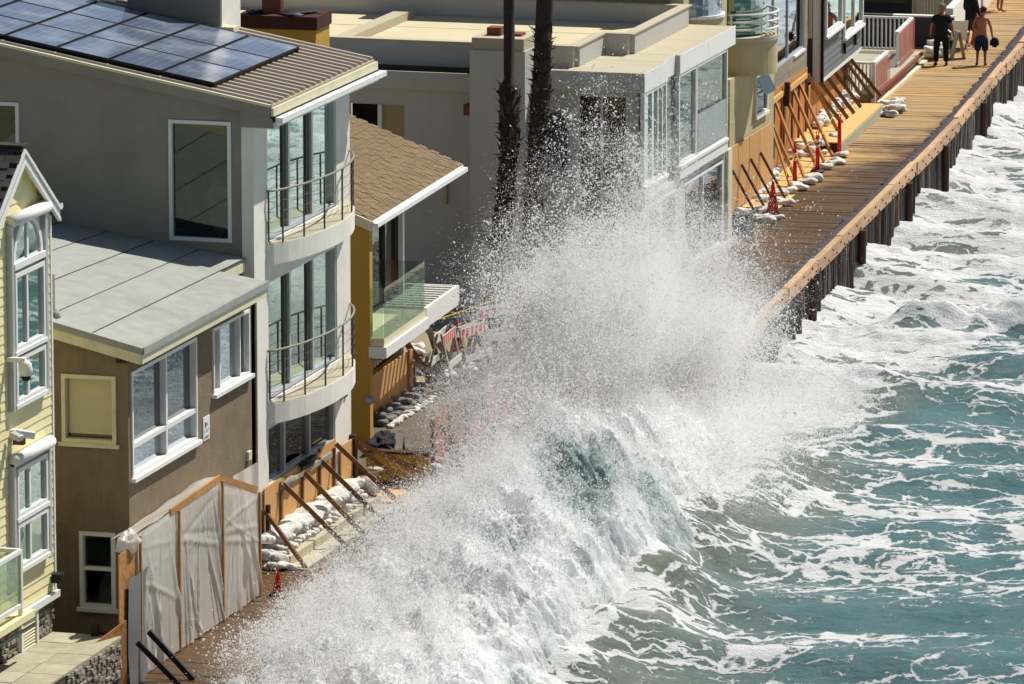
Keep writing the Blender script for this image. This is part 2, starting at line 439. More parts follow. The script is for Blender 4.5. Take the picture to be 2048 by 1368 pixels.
# ------------------------------------------------------------------ ground, boardwalk, sea wall
EY = np.array([-40., -15, 0, 10, 20, 27, 36, 48, 60.6, 79.4, 95, 130])
EX = np.array([4.2, 4.0, 3.75, 3.45, 3.02, 2.62, 2.0, 1.33, .55, -1.0, -2.5, -6.3])
def Xe(y): return float(np.interp(y, EY, EX))
def tang(y):
    return math.atan2(-(Xe(y + 2) - Xe(y - 2)), 4.0)          # rotation of the edge from +Y

b = MB()
ys = list(np.linspace(-60, 400, 60))
for i in range(len(ys) - 1):
    a, c = ys[i], ys[i + 1]
    b.quad((-600, a, -.35), (Xe(a) - .5, a, -.35), (Xe(c) - .5, c, -.35), (-600, c, -.35))
g = b.build('ground', M['sand']); tag(g, 'sandy ground under the row of beach houses', 'ground', kind='structure')

def plank_mat():
    m = mat('plank_wood', '#ad8a58', .6, .26, 3, stretch=(.6, 5, 5), rnd=.16, bump=.25, bscale=30, dirt=.25, dscale=2.2, dcol=lin('#7a5f3c'), world=False)
    N, L = m.node_tree.nodes, m.node_tree.links
    p = N['Principled BSDF']
    src = p.inputs['Base Color'].links[0].from_socket
    ge = N.new('ShaderNodeNewGeometry'); sx = N.new('ShaderNodeSeparateXYZ'); L.new(ge.outputs['Position'], sx.inputs[0])
    ng = N.new('ShaderNodeTexNoise'); ng.inputs['Scale'].default_value = .35; ng.inputs['Detail'].default_value = 8; ng.inputs['Roughness'].default_value = .7
    L.new(ge.outputs['Position'], ng.inputs['Vector'])
    rg = N.new('ShaderNodeMapRange'); rg.inputs['From Min'].default_value = .42; rg.inputs['From Max'].default_value = .68; rg.inputs['To Max'].default_value = .75
    L.new(ng.outputs[0], rg.inputs['Value'])
    mg = N.new('ShaderNodeMix'); mg.data_type = 'RGBA'; mg.inputs[7].default_value = lin('#8d8168') + (1,)
    L.new(rg.outputs[0], mg.inputs[0]); L.new(src, mg.inputs[6]); src = mg.outputs[2]
    nz = N.new('ShaderNodeTexNoise'); nz.inputs['Scale'].default_value = .55; nz.inputs['Detail'].default_value = 6; nz.inputs['Roughness'].default_value = .65
    mp = N.new('ShaderNodeMapping'); mp.inputs['Scale'].default_value = (.8, 1.0, 1); L.new(ge.outputs['Position'], mp.inputs[0]); L.new(mp.outputs[0], nz.inputs['Vector'])
    # wet from the spray: Y below ~46, and along the sea edge
    r1 = N.new('ShaderNodeMapRange'); r1.inputs['From Min'].default_value = 43; r1.inputs['From Max'].default_value = 63; r1.inputs['To Min'].default_value = .62; r1.inputs['To Max'].default_value = 0
    L.new(sx.outputs['Y'], r1.inputs['Value'])
    # distance to the sea edge, roughly X + 0.066 Y
    ed = N.new('ShaderNodeMath'); ed.operation = 'MULTIPLY_ADD'; ed.inputs[1].default_value = .068; L.new(sx.outputs['Y'], ed.inputs[0]); L.new(sx.outputs['X'], ed.inputs[2])
    r2 = N.new('ShaderNodeMapRange'); r2.inputs['From Min'].default_value = 2.6; r2.inputs['From Max'].default_value = 4.4; r2.inputs['To Max'].default_value = .30
    L.new(ed.outputs[0], r2.inputs['Value'])
    ad = N.new('ShaderNodeMath'); ad.operation = 'ADD'; L.new(r1.outputs[0], ad.inputs[0]); L.new(r2.outputs[0], ad.inputs[1])
    ad2 = N.new('ShaderNodeMath'); ad2.operation = 'ADD'; L.new(ad.outputs[0], ad2.inputs[0]); L.new(nz.outputs[0], ad2.inputs[1])
    r3 = N.new('ShaderNodeMapRange'); r3.inputs['From Min'].default_value = .72; r3.inputs['From Max'].default_value = .98; r3.inputs['To Max'].default_value = .92
    L.new(ad2.outputs[0], r3.inputs['Value'])
    mx = N.new('ShaderNodeMix'); mx.data_type = 'RGBA'; mx.blend_type = 'MULTIPLY'; mx.inputs[7].default_value = (.19, .155, .135, 1)
    L.new(r3.outputs[0], mx.inputs[0]); L.new(src, mx.inputs[6]); L.new(mx.outputs[2], p.inputs['Base Color'])
    rr = N.new('ShaderNodeMapRange'); rr.inputs['To Min'].default_value = .75; rr.inputs['To Max'].default_value = .30
    L.new(r3.outputs[0], rr.inputs['Value']); L.new(rr.outputs[0], p.inputs['Roughness'])
    return m
M['plank'] = plank_mat()

bw = thing('boardwalk', None, None, (0, 0, 0)); bw['kind'] = 'structure'; bw['label'] = 'timber boardwalk of cross planks along the sea wall'
b = MB()
for i in range(len(ys) - 1):
    a, c = ys[i], ys[i + 1]
    if c < -40 or a > 130: continue
    b.quad((Xe(a) - 5.3, a, -.06), (Xe(a) - .02, a, -.06), (Xe(c) - .02, c, -.06), (Xe(c) - 5.3, c, -.06))
b.build('joist_layer', M['wood_dark'], bw)
PW = .19
plm = [MB().box(-5.3, 0, -PW / 2 + .0035, PW / 2 - .0035, -.05, d).mesh('plank', M['plank']) for d in (0, .004, -.005, .007)]
rest = MB(); nind = 0
yy = -14.0
while yy < 98:
    x = Xe(yy); t = tang(yy)
    if 41 < yy < 94 or -9 < yy < -5.5:
        o = put('plank', random.choice(plm), (x - .03 + random.uniform(-.01, .02), yy, 0), (0, random.uniform(-.0008, .0008), t + random.uniform(-.0012, .0012)), bw); nind += 1
    else:
        ca, sa = math.cos(t), math.sin(t); d = random.uniform(-.005, .007)
        P = lambda u, v, z: (x - .03 + u * ca - v * sa, yy + u * sa + v * ca, z)
        h = PW / 2 - .0035
        rest.hexa([P(-5.3, -h, -.05), P(0, -h, -.05), P(0, h, -.05), P(-5.3, h, -.05), P(-5.3, -h, d), P(0, -h, d), P(0, h, d), P(-5.3, h, d)])
    yy += PW
o = rest.build('planking', M['plank'], bw); o['kind'] = 'stuff'

# sea wall: piles, beam boards with bolts, tar strip
sw = thing('timber_sea_wall', 'dark timber sea wall of upright piles capped with orange beam', 'sea wall', (2.6, 27, 0))
for k in range(4):
    pass
pile_meshes = []
for k in range(5):
    b = MB(); r0 = .062 + .009 * k
    n = 8; prof = []
    top = .02
    path = [(random.uniform(-.012, .012), random.uniform(-.012, .012), z) for z in (-3.6, -2.4, -1.2, -.4, top)]
    b.tube(path, [r0 * random.uniform(.9, 1.1) for _ in path], 8)
    pile_meshes.append(b.mesh('pile', (M['pile_wood'], M['pile_wood'], mat('pile_grey', '#453f3a', .5, .4, 5, stretch=(4, 4, .5), rnd=.5, c2='#7d766b', dirt=.5, dscale=2), M['pile_wood'], mat('pile_brown', '#3d3026', .6, .5, 5, stretch=(4, 4, .5), rnd=.4, c2='#6a5a48', dirt=.4, dscale=2))[k], smooth=False))
yy = 23.5; npile = 0
while yy < 92 and npile < 298:
    x = Xe(yy)
    put('pile', random.choice(pile_meshes), (x + .05 + random.uniform(-.04, .08), yy, random.uniform(-.10, .0)), (random.uniform(-.03, .03), random.uniform(-.025, .025), random.uniform(0, 6)), sw, (random.uniform(.75, 1.25),) * 2 + (1,))
    yy += random.choice((.13, .17, .2, .24, .3, .36)); npile += 1
b = MB(); yy = -12.0
while yy < 23.4:
    x = Xe(yy) + .05 + random.uniform(-.03, .06); b.tube([(x, yy, -3.6), (x + .02, yy, -.02)], random.uniform(.07, .1), 7); yy += random.uniform(.18, .34)
o = b.build('pile_row', M['pile_wood'], sw); o['kind'] = 'stuff'
b = MB()
for i in range(-13, 93, 2):
    b.beam((Xe(i) - .1, i, -1.9), (Xe(i + 2) - .1, i + 2, -1.9), .06, 3.6)
b.build('backing_board', mat('wet_board', '#4f4a44', .4, .4, 4, stretch=(3, 3, .4), c2='#7d766b', dirt=.6, dscale=1.6, dcol=lin('#2c2724')), sw)
# a few dark posts proud of the wall
for yy in (30.5, 36.2, 43.5, 51.3, 58.0, 66.4):
    b = MB(); x = Xe(yy) + .24
    b.tube([(x, yy, -3.2), (x + .02, yy, -.02)], .11, 8); b.build('mooring_post', M['wood_dark'], sw)
bolt = MB().tube([(0, 0, 0), (.03, 0, 0)], .028, 6).mesh('bolt', M['bolt'])
yy = -12.0
while yy < 92:
    ln = random.uniform(3.2, 4.6); y2 = min(yy + ln, 93)
    x0, x1 = Xe(yy), Xe(y2); jx = random.uniform(-.02, .03); jz = random.uniform(-.02, .03)
    b = MB(); b.beam((x0 + .1 + jx, yy + .012, .1 + jz), (x1 + .1 + jx, y2 - .012, .1 + jz), .17, .36)
    bo = b.build('beam', M['beam_wood'], sw, bevel=.012)
    n = int(ln / .55)
    for k in range(n):
        f = (k + .5) / n
        put('bolt', bolt, (x0 + (x1 - x0) * f + .182 + jx, yy + (y2 - yy) * f, .1 + jz + (.08 if k % 2 else -.09)), (0, 0, tang(yy)), bo)
    yy = y2
TJ = RNG.random(977) - .5
b = MB()
yv = np.arange(-13, 92.5, .13)
def tarpt(u, v):
    i = min(int(u * (len(yv) - 1)), len(yv) - 1); y = float(yv[i])
    x = Xe(y) - .05 - v * (.36 + .14 * TJ[i % len(TJ)])
    return (x, y, .03 + .035 * math.sin(v * 3.14) * (1 + TJ[(i * 3) % 977]) + .02 * TJ[(i * 7 + int(v * 4) * 31) % 977])
b.grid(tarpt, len(yv) - 1, 4)
b.build('tar_strip', M['tar'], sw)

# ------------------------------------------------------------------ A: yellow clapboard house (gable, arched window)
A = thing('clapboard_house', 'pale yellow clapboard house with black shingle gable, white trim and arched window', 'house', (-3.2, -10, 0))
AX = -1.2; AY = -7.65
b = MB(); b.box(-7, AX - .03, -16, AY - .03, 1.72, 8.45)
b.prism([(AX - .03, AY - .03, 8.45), (AX - .03, -9.25, 9.62), (AX - .03, -10.9, 8.45)], (-5.5, 0, 0)); b.build('wall', M['clapboard'], A)
z = 1.74
while z < 9.5:
    hh = .165
    yr = AY; yl = -12.2
    if z > 8.35:
        f = min(1, (z + .02 - 8.35) / 1.25); yr = AY - f * (AY + 9.25 + .0); yl = -10.85 + f * (10.85 - 9.25)
        if yr - yl < .25: break
    bb = MB()
    # a lapped board: bottom edge stands proud
    bb.hexa([(AX - .035, yl, z), (AX + .018, yl, z), (AX + .018, yr, z), (AX - .035, yr, z), (AX - .035, yl, z + hh + .012), (AX + .002, yl, z + hh + .012), (AX + .002, yr, z + hh + .012), (AX - .035, yr, z + hh + .012)])
    bb.build('clapboard', M['clapboard'], A)
    z += hh
MB().box(AX - .1, AX + .03, AY - .02, AY + .045, 1.72, 8.35).build('corner_board', M['white_paint'], A)
MB().box(AX - .2, AX + .09, -12.2, AY + .06, 1.60, 1.72).build('water_table', M['white_paint'], A)
# gable roof, ridge along X
rx0, rx1 = -6.5, -1.04; ry, rz = -9.25, 9.80
er = (-7.56, 8.55); el = (-10.94, 8.55)
rf = MB()
rf.prism([(rx1, ry, rz), (rx1, er[0], er[1]), (rx1, er[0] - .03, er[1] - .1), (rx1, ry, rz - .14), (rx1, el[0] + .03, el[1] - .1), (rx1, el[0], el[1])], (rx0 - rx1, 0, 0))
roofA = rf.build('roof', M['shingle_black'], A)
sh = MB().box(-.135, .135, -.09, .09, 0, .018).mesh('shingle', M['shingle_black'])
for side in (0, 1):
    e = er if side else el
    dy, dz = e[0] - ry, e[1] - rz; ln = math.hypot(dy, dz); ang = math.atan2(dz, dy)
    for r in range(int(ln / .14)):
        for c in range(6 if side == 0 else 2):
            s = (r + .5) * .14
            x = rx1 - .12 - c * .275 - (.137 if r % 2 else 0) + random.uniform(-.02, .02)
            put('shingle', sh, (x, ry + dy * s / ln, rz + dz * s / ln + .012), (ang if side else ang + math.pi, random.uniform(-.03, .0), 0), roofA, (1, random.uniform(.85, 1.1), random.uniform(.8, 2.0)))
MB().beam((rx1 + .02, ry, rz + .03), (rx0, ry, rz + .03), .26, .03).build('ridge_cap', M['shingle_black'], roofA)
for e in (er, el):
    MB().beam((rx1 + .025, ry, rz - .10), (rx1 + .025, e[0], e[1] - .10), .035, .16, (1, 0, 0)).build('rake_board', M['white_paint'], A) if False else None
def rake(e, dz0, dz1, x0, x1, m, nm):
    MB().prism([(x0, ry, rz + dz0), (x0, e[0], e[1] + dz0), (x0, e[0], e[1] + dz1), (x0, ry, rz + dz1)], (x1 - x0, 0, 0)).build(nm, m, A)
for e in (er, el):
    rake(e, -.03, -.10, rx1 - .03, rx1 + .035, M['white_paint'], 'rake_board')
    rake(e, -.10, -.22, rx1 - .03, rx1 + .012, M['grey_metal'], 'rake_board')
    rake(e, -.22, -.30, rx1 - .03, rx1 + .03, M['white_paint'], 'rake_board')
MB().tube([(rx1 + .03, er[0] + .06, er[1] - .04), (rx0, er[0] + .06, er[1] - .04)], .055, 8).build('gutter', M['white_paint'], A)
MB().prism([(rx1 - .035, er[0] + .0, er[1] - .115), (rx1 - .035, ry, rz - .155), (rx1 - .035, el[0], el[1] - .115), (rx1 - .035, el[0], el[1] - .135), (rx1 - .035, ry, rz - .18), (rx1 - .035, er[0], er[1] - .135)], (-1.5, 0, 0)).build('soffit', M['clapboard'], A)
# roller housing + window stack
def roller(y0, y1, z0, x):
    MB().tube([(x, y0, z0), (x, y1, z0)], .11, 12).build('shutter_housing', M['white_paint'], A, smooth=True)
WY0, WY1 = -9.78, -8.06
roller(WY0, WY1, 8.60, AX + .12)
for y in (WY0 + .03, WY1 - .03):
    MB().box(AX, AX + .12, y - .05, y + .05, 5.30, 8.52).build('shutter_track', M['grey_metal'], A)
y0, y1 = WY0 + .12, WY1 - .12
MB().box(AX, AX + .035, y0, y1, 5.32, 8.5).build('window_backing', M['grey_metal'], A)
# arched top window
cy = (y0 + y1) / 2; rad = (y1 - y0) / 2 - .12; zb = 7.84; zs = 8.47 - rad
fr_ = MB()
def arch(r, n=14): return [(cy - r * math.cos(math.pi * i / n), zs + r * math.sin(math.pi * i / n)) for i in range(n + 1)]
for (r0, r1) in ((rad, rad + .1),):
    a0, a1 = arch(r0), arch(r1)
    for i in range(len(a0) - 1):
        fr_.hexa([(AX + .035, a0[i][0], a0[i][1]), (AX + .09, a0[i][0], a0[i][1]), (AX + .09, a0[i + 1][0], a0[i + 1][1]), (AX + .035, a0[i + 1][0], a0[i + 1][1]),
                  (AX + .035, a1[i][0], a1[i][1]), (AX + .09, a1[i][0], a1[i][1]), (AX + .09, a1[i + 1][0], a1[i + 1][1]), (AX + .035, a1[i + 1][0], a1[i + 1][1])])
fr_.box(AX + .035, AX + .09, cy - rad - .1, cy - rad, zb, zs); fr_.box(AX + .035, AX + .09, cy + rad, cy + rad + .1, zb, zs)
fr_.box(AX + .035, AX + .08, cy - .045, cy + .045, zb, zs + rad)
fr_.box(AX + .035, AX + .13, cy - rad - .14, cy + rad + .14, zb - .11, zb)
wf = fr_.build('arched_window', M['white_paint'], A)
for s in (-1, 1):
    g = MB(); pts = [(AX + .05, cy + s * .045, zb)] + [(AX + .05, cy + s * .045, zs + math.sqrt(rad ** 2 - .045 ** 2))]
    n = 8
    for i in range(1, n + 1):
        t = math.pi / 2 * (1 - i / n); pts.append((AX + .05, cy + s * max(.045, rad * math.cos(t)), zs + rad * math.sin(t)))
    pts.append((AX + .05, cy + s * rad, zb))
    if s < 0: pts = pts[::-1]
    g.prism(pts, (.006, 0, 0)); g.build('pane', M['glass_sea'], wf)
def win_a(z0, z1):
    window(A, 'X', AX + .10, y0 + .02, y1 - .02, z0, z1, us=(cy - .12,), fw=.075, proud=.02, deep=.06, gm='glass_sea', sill=.04, mw=.08)
win_a(6.32, 7.66); win_a(5.40, 6.20)
roller(-9.85, -8.05, 4.46, AX + .12)
for y in (-9.80, -8.08):
    MB().box(AX, AX + .12, y - .05, y + .05, 2.40, 4.40).build('shutter_track', M['grey_metal'], A)
MB().box(AX, AX + .035, -9.72, -8.16, 2.45, 4.4).build('window_backing', M['grey_metal'], A)
for z0, z1 in ((3.42, 4.28), (2.52, 3.32)):
    window(A, 'X', AX + .10, -9.68, -8.2, z0, z1, us=(-9.05,), fw=.075, proud=.02, deep=.06, gm='glass_sea', sill=.04, mw=.08)
# balcony
bx = -.80
for (a, c, w_, h_) in (((bx, -14, 3.02), (bx, -10.35, 3.02), .07, .07), ((AX, -10.35, 3.02), (bx - .036, -10.35, 3.02), .07, .07), ((bx, -14, 2.08), (bx, -10.35, 2.08), .06, .08)):
    MB().beam(a, c, w_, h_).build('balcony_rail', M['white_paint'], A)
MB().box(bx - .035, bx + .035, -10.42, -10.34, 1.9, 2.985).build('balcony_post', M['white_paint'], A)
MB().box(bx - .006, bx + .006, -14, -10.42, 2.13, 2.98).build('balcony_glass', M['glass_clear'], A)
MB().box(AX + .02, bx - .04, -10.356, -10.344, 2.13, 2.98).build('balcony_glass', M['glass_clear'], A)
MB().box(AX + .02, bx + .08, -14, -9.9, 1.78, 1.9).build('balcony_deck', M['clapboard'], A)
MB().tube([(bx + .02, -14, 1.62), (bx + .02, -9.75, 1.62)], .03, 6).tube([(bx - .12, -14, 1.66), (bx - .12, -9.75, 1.66)], .03, 6).build('awning_arm', mat('green_metal', '#2c3a33', .5, .1, 4), A)
# stone base + louvre door
MB().box(-7, AX - .05, -16, AY - .04, .4, 1.6).build('stone_backing', M['mortar'], A)
stones = [MB().hexa([(0, -.5, -.5), (1, -.44, -.40), (1, .46, -.46), (0, .5, -.5), (0, -.5, .5), (1, -.42, .44), (1, .40, .38), (0, .5, .5)]).mesh('stone', M['stone']) for _ in range(1)]
def stone_field(parent, plane, at, u0, u1, z0, z1, skip=()):
    z = z0
    while z < z1 - .02:
        h = random.uniform(.045, .085); u = u0
        while u < u1 - .03:
            l = min(random.uniform(.10, .26), u1 - u)
            if not any(a < u + l / 2 < c_ for a, c_ in skip):
                d = random.uniform(.03, .09)
                if plane == 'X': put('stone', stones[0], (at - .02, u + l / 2, z + h / 2), (0, 0, 0), parent, (d, l * .94, h * .9))
                else: put('stone', stones[0], (u + l / 2, at + .02, z + h / 2), (0, 0, -math.pi / 2), parent, (d, l * .94, h * .9))
            u += l
        z += h
stone_field(A, 'X', AX - .05, -10.2, AY - .05, 1.0, 1.58, skip=((-9.38, -8.62),))
b = MB(); b.box(AX - .05, AX + .05, -9.42, -9.34, .98, 1.58).box(AX - .05, AX + .05, -8.66, -8.58, .98, 1.58).box(AX - .05, AX + .05, -9.34, -8.66, 1.50, 1.58)
ld = b.build('louvre_door', M['white_paint'], A)
for k in range(9):
    MB().hexa([(AX - .03, -9.34, 1.0 + k * .055), (AX + .03, -9.34, 1.0 + k * .055), (AX + .03, -8.66, 1.0 + k * .055), (AX - .03, -8.66, 1.0 + k * .055),
               (AX - .03, -9.34, 1.045 + k * .055), (AX - .01, -9.34, 1.045 + k * .055), (AX - .01, -8.66, 1.045 + k * .055), (AX - .03, -8.66, 1.045 + k * .055)]).build('slat', M['cream_paint'], ld)
# lamps and cameras
cm = thing('security_camera', 'white dome security camera on bracket beside the arched window stack', 'camera', (AX + .02, -9.92, 6.2))
x, y, z = AX + .02, -9.85, 6.17
MB().box(x, x + .34, y - .05, y + .05, z + .02, z + .10).build('bracket', M['white_paint'], cm)
MB().lathe([(.05, .06), (.10, 0), (.115, -.10), (.11, -.20)], (x + .34, y, z), 14).build('housing', M['white_paint'], cm, smooth=True)
MB().lathe([(.085, -.20), (.085, -.24), (.06, -.29), (.01, -.31)], (x + .34, y, z), 12).build('lens_dome', M['black'], cm, smooth=True)
fl = thing('flood_light', 'twin white flood light above the lower window roller', 'light', (AX + .02, -9.6, 4.95))
MB().box(AX + .02, AX + .1, -9.75, -9.6, 4.86, 4.98).build('bracket', M['white_paint'], fl)
MB().beam((AX + .1, -9.66, 4.92), (AX + .36, -9.5, 4.86), .16, .12).build('lamp_head', M['white_paint'], fl, bevel=.01)
MB().beam((AX + .08, -9.85, 4.93), (AX + .28, -9.92, 4.88), .14, .1).build('lamp_head', M['grey_metal'], fl, bevel=.01)
MB().box(AX + .05, AX + .24, -9.72, -9.6, 4.72, 4.82).build('sensor', M['terracotta'], fl)
wl = MB().box(-.02, .10, -.09, .09, -.06, .1).box(.1, .16, -.11, .11, .06, .1).build('wall_lamp', M['black']); wl.location = (AX + .05, -7.78, 1.95)
tag(wl, 'small black box lamp at the foot of the yellow clapboard wall', 'lamp')
# terrace in front of A
tr = thing('stone_terrace', 'raised paved terrace with stone faced edge beside the yellow house', 'terrace', (-.6, -10, 0))
MB().box(AX - .2, .08, -16, -7.85, -.3, .96).build('core', M['mortar'], tr)
for i in range(2):
    for j in range(11):
        x0 = AX + .0 + i * .65; yq = -7.8 - j * .74
        MB().box(x0 + .008, x0 + .642, yq - .732, yq - .008, .96, 1.0 + random.uniform(-.004, .006)).build('paver', M['paver'], tr)
stone_field(tr, 'X', .08, -10.6, -7.9, .3, .97)
# ------------------------------------------------------------------ B: brown stucco house
BX, BY, BF = -.5, -5.66, 1.45
Bh = thing('brown_house', 'brown stucco two storey house with pale flat felt roof and cream fascia', 'house', (-3, -2, 0))
w1 = (-5.52, -1.96, 3.32, 5.24); w2 = (-1.02, 1.10, 3.99, 5.22)
b = MB(); wall_holes(b, 'X', BX, BY, BF, -.3, 5.42, [w1, w2]); b.build('wall', M['stucco_brown'], Bh)
s1 = (-1.74, -.72, 3.95, 5.18); s2 = (-1.44, -.77, .95, 2.34)
b = MB(); wall_holes(b, 'Y', BY, -8, BX - .22, -.3, 5.42, [s1, s2])
b.prism([(BX - .22, BY, 5.42), (-8, BY, 5.42), (-8, BY, 7.35), (BX - .22, BY, 5.56)], (0, .22, 0)); b.build('wall', M['stucco_brown'], Bh)
MB().box(-8, BX, BF - .2, BF, -.3, 5.42).build('wall', M['stucco_brown'], Bh)
MB().box(-3.0, -2.9, BY + .3, BF - .3, 0, 5.4).build('inner_wall', M['dark_room'], Bh)
MB().box(-3.0, BX - .3, BY + .3, BF - .3, 2.7, 2.8).build('inner_floor', M['dark_room'], Bh)
window(Bh, 'X', BX, *w1, us=((w1[0] + w1[1]) / 2 + .1,), zs=(3.88,), fw=.065, mw=.085, proud=.03, deep=.16, gm=['glass_blue', 'glass_dark'], sill=.1)
window(Bh, 'X', BX, *w2, us=(-.62, .55), fw=.055, mw=.05, proud=.03, deep=.14, gm=['glass_dark', 'glass_blue', 'glass_dark'], sill=.1)
window(Bh, 'Y', BY, *s1, fw=.07, proud=.05, deep=.14, fm='cream_paint', gm='glass_plain', sill=.08)
MB().box(s1[0] + .08, s1[1] - .08, BY + .11, BY + .12, s1[2] + .14, s1[3]).build('blind', M['blind'], Bh)
window(Bh, 'Y', BY, *s2, zs=(1.67,), fw=.07, proud=.05, deep=.12, gm='glass_side', sill=.07)
MB().box(s2[0], s2[1], BY + .22, BY + .23, s2[2] + .7, s2[3]).build('blind', M['room_green'], Bh)
MB().box(w1[0] + .2, w1[1] - .2, BY * 0 + BX - .5, BX - .49, 3.4, 3.9) if False else None
for (ya, yb) in ((w1[0] + .1, -3.75), (-3.6, w1[1] - .1)):
    MB().box(BX - .26, BX - .24, ya, yb, 3.36, 3.86).build('window_panel', mat('blue_panel', '#4e6a86', .8, .1, 2), Bh)
# crumpled pale cloth on the sill
def blob(name, m, parent, c, r, seed, seg=12):
    b = MB(); rr = random.Random(seed)
    ph = [rr.uniform(0, 6) for _ in range(6)]
    def fn(u, v):
        t = u * 2 * math.pi; p = (v - .5) * math.pi
        k = 1 + .22 * math.sin(3 * t + ph[0]) * math.cos(p) + .15 * math.sin(5 * t + 4 * p + ph[1]) + .1 * math.sin(9 * p + ph[2] + 2 * t)
        return (c[0] + r[0] * k * math.cos(p) * math.cos(t), c[1] + r[1] * k * math.cos(p) * math.sin(t), c[2] + r[2] * k * math.sin(p))
    b.grid(fn, seg, seg); return b.build(name, m, parent, smooth=True)
blob('cushion', M['curtain'], Bh, (BX - .28, -2.9, 4.02), (.08, .45, .16), 3)
# roof, slightly twisted sheet: felt strips with seams
def roofB(x, y, d=0):
    f = (y + 5.98) / 7.0; k = -.235 + f * .08
    return (x, y, 5.78 + k * (x + .14) + d)
xs = [-.14, -1.05, -1.98, -2.9, -3.85, -4.8, -5.75, -6.7, -7.7]
def sheet(b, x0, x1, ya, yb, d0, d1):
    b.hexa([roofB(x1, ya, d0), roofB(x0, ya, d0), roofB(x0, yb, d0), roofB(x1, yb, d0), roofB(x1, ya, d1), roofB(x0, ya, d1), roofB(x0, yb, d1), roofB(x1, yb, d1)]); return b
RB1 = 1.02
b = MB()
for i in range(len(xs) - 1): sheet(b, xs[i] - (.02 if i == 0 else 0), xs[i + 1], -5.94, RB1 - .03 if i == 0 else 2.58, -.24, -.075)
rb = b.build('roof', M['cream_paint'], Bh)
for i in range(len(xs) - 1):
    sheet(MB(), xs[i] - .006, xs[i + 1] + .006, -5.99, RB1 + .03 if i == 0 else 2.62, -.06, .004 * (i % 2)).build('felt_strip', M['felt'], rb)
    MB().beam(roofB(xs[i + 1], -5.98, .004), roofB(xs[i + 1], 2.6, .004), .022, .012).build('felt_seam', M['mortar'], rb) if i < 5 else None
MB().beam(roofB(-.10, -5.99, -.05), roofB(-.10, RB1 + .04, -.05), .06, .13).build('fascia', M['felt'], rb)
MB().beam(roofB(-.13, -5.98, -.19), roofB(-.13, RB1, -.19), .05, .2).build('fascia', M['cream_paint'], rb)
MB().beam(roofB(-.10, -6.0, -.05), roofB(-7.7, -6.0, -.05), .06, .12).build('fascia', M['felt'], rb)
MB().beam(roofB(-.13, -5.97, -.19), roofB(-7.7, -5.97, -.19), .05, .22).build('fascia', M['cream_paint'], rb)
MB().tube([(-1.93, -5.6, 6.1), (-1.93, -5.6, 6.95)], .06, 8).build('vent_pipe', M['concrete'], rb)
blob('flashing', M['felt'], rb, (-1.86, -5.6, 6.2), (.1, .12, .1), 5, 8)
# notice on the facade, meter box, downpipe
sg = thing('wall_notice', 'white notice with small emblem and grey text lines on brown stucco', 'sign', (BX, -1.43, 3.4))
MB().box(BX + .005, BX + .02, -1.62, -1.26, 3.22, 3.66).build('board', M['white_paint'], sg)
MB().box(BX + .018, BX + .024, -1.54, -1.47, 3.46, 3.56).build('emblem', mat('emblem_purple', '#6d5a78'), sg)
MB().box(BX + .018, BX + .024, -1.46, -1.36, 3.48, 3.54).build('emblem', mat('emblem_green', '#a3a24e'), sg)
for k, zz in enumerate((3.41, 3.37, 3.28, 3.25)):
    MB().box(BX + .018, BX + .023, -1.57, -1.31 - .04 * (k % 2), zz, zz + (.014 if k < 2 else .02)).build('text_line', mat('print_grey', '#8a7f86'), sg)
mt = MB().box(0, .06, -.09, .09, -.09, .09).build('meter_box', M['cream_paint'], bevel=.01); mt.location = (BX, .98, 2.44); tag(mt, 'small cream meter box on the brown stucco facade', 'box')
MB().tube([(BX - .05, BF + .12, 5.3), (BX - .05, BF + .12, .3)], .06, 8).build('downpipe', M['stucco_brown'], Bh)

# ------------------------------------------------------------------ plastic tent in front of B
T = thing('plastic_enclosure', 'clear plastic sheeting stapled over timber frame against the brown house', 'tent', (-.2, -3.4, 0))
def ttop(y): return float(np.interp(y, [-7.2, -4.9, -2.26, -.05], [2.60, 2.62, 2.70, 2.02]))
rr = random.Random(5)
folds = [(rr.uniform(2, 26), rr.uniform(0, 6.28), rr.uniform(.004, .020), rr.uniform(-.25, .25)) for _ in range(16)]
def sheet_panel(ya, yb, seed):
    q = random.Random(int(seed * 10) + 3)
    cr = [(q.random(), q.uniform(-.5, .5), q.uniform(.006, .035), q.uniform(-.045, .055), q.uniform(.0, .7)) for _ in range(22)]
    cr2 = [(q.uniform(.5, 1.0), q.uniform(-.35, .35), q.uniform(.006, .02), q.uniform(-.02, .025)) for _ in range(5)]
    def fn(u, v):
        y = ya + (yb - ya) * u; zt = ttop(y); z = .03 + (zt - .03) * v
        sag = math.sin(math.pi * u) ** .5
        d = .05 * sag * math.sin(math.pi * v) * math.sin(3 * u + seed)
        for (u0, sl, wd, am, vs) in cr:                      # creases running down from the staples
            c = u0 + sl * (1 - v); d += am * math.exp(-((u - c) / wd) ** 2) * min(1, max(0, (1 - v) * 1.6 - vs * .6) + .15)
        for (v0, sl, wd, am) in cr2:
            d += am * math.exp(-((v - v0 - sl * (u - .5)) / wd) ** 2) * sag
        return (.035 + d + .04 * (1 - v) ** 2, y + .05 * sag * (1 - v) * math.sin(5 * u + seed), z)
    return MB().grid(fn, 110, 60)
for i, (ya, yb) in enumerate(((-6.75, -4.62), (-4.62, -2.2), (-2.2, -.02))):
    sheet_panel(ya, yb, i * 2.3).build('sheet', M['plastic'], T, smooth=True)
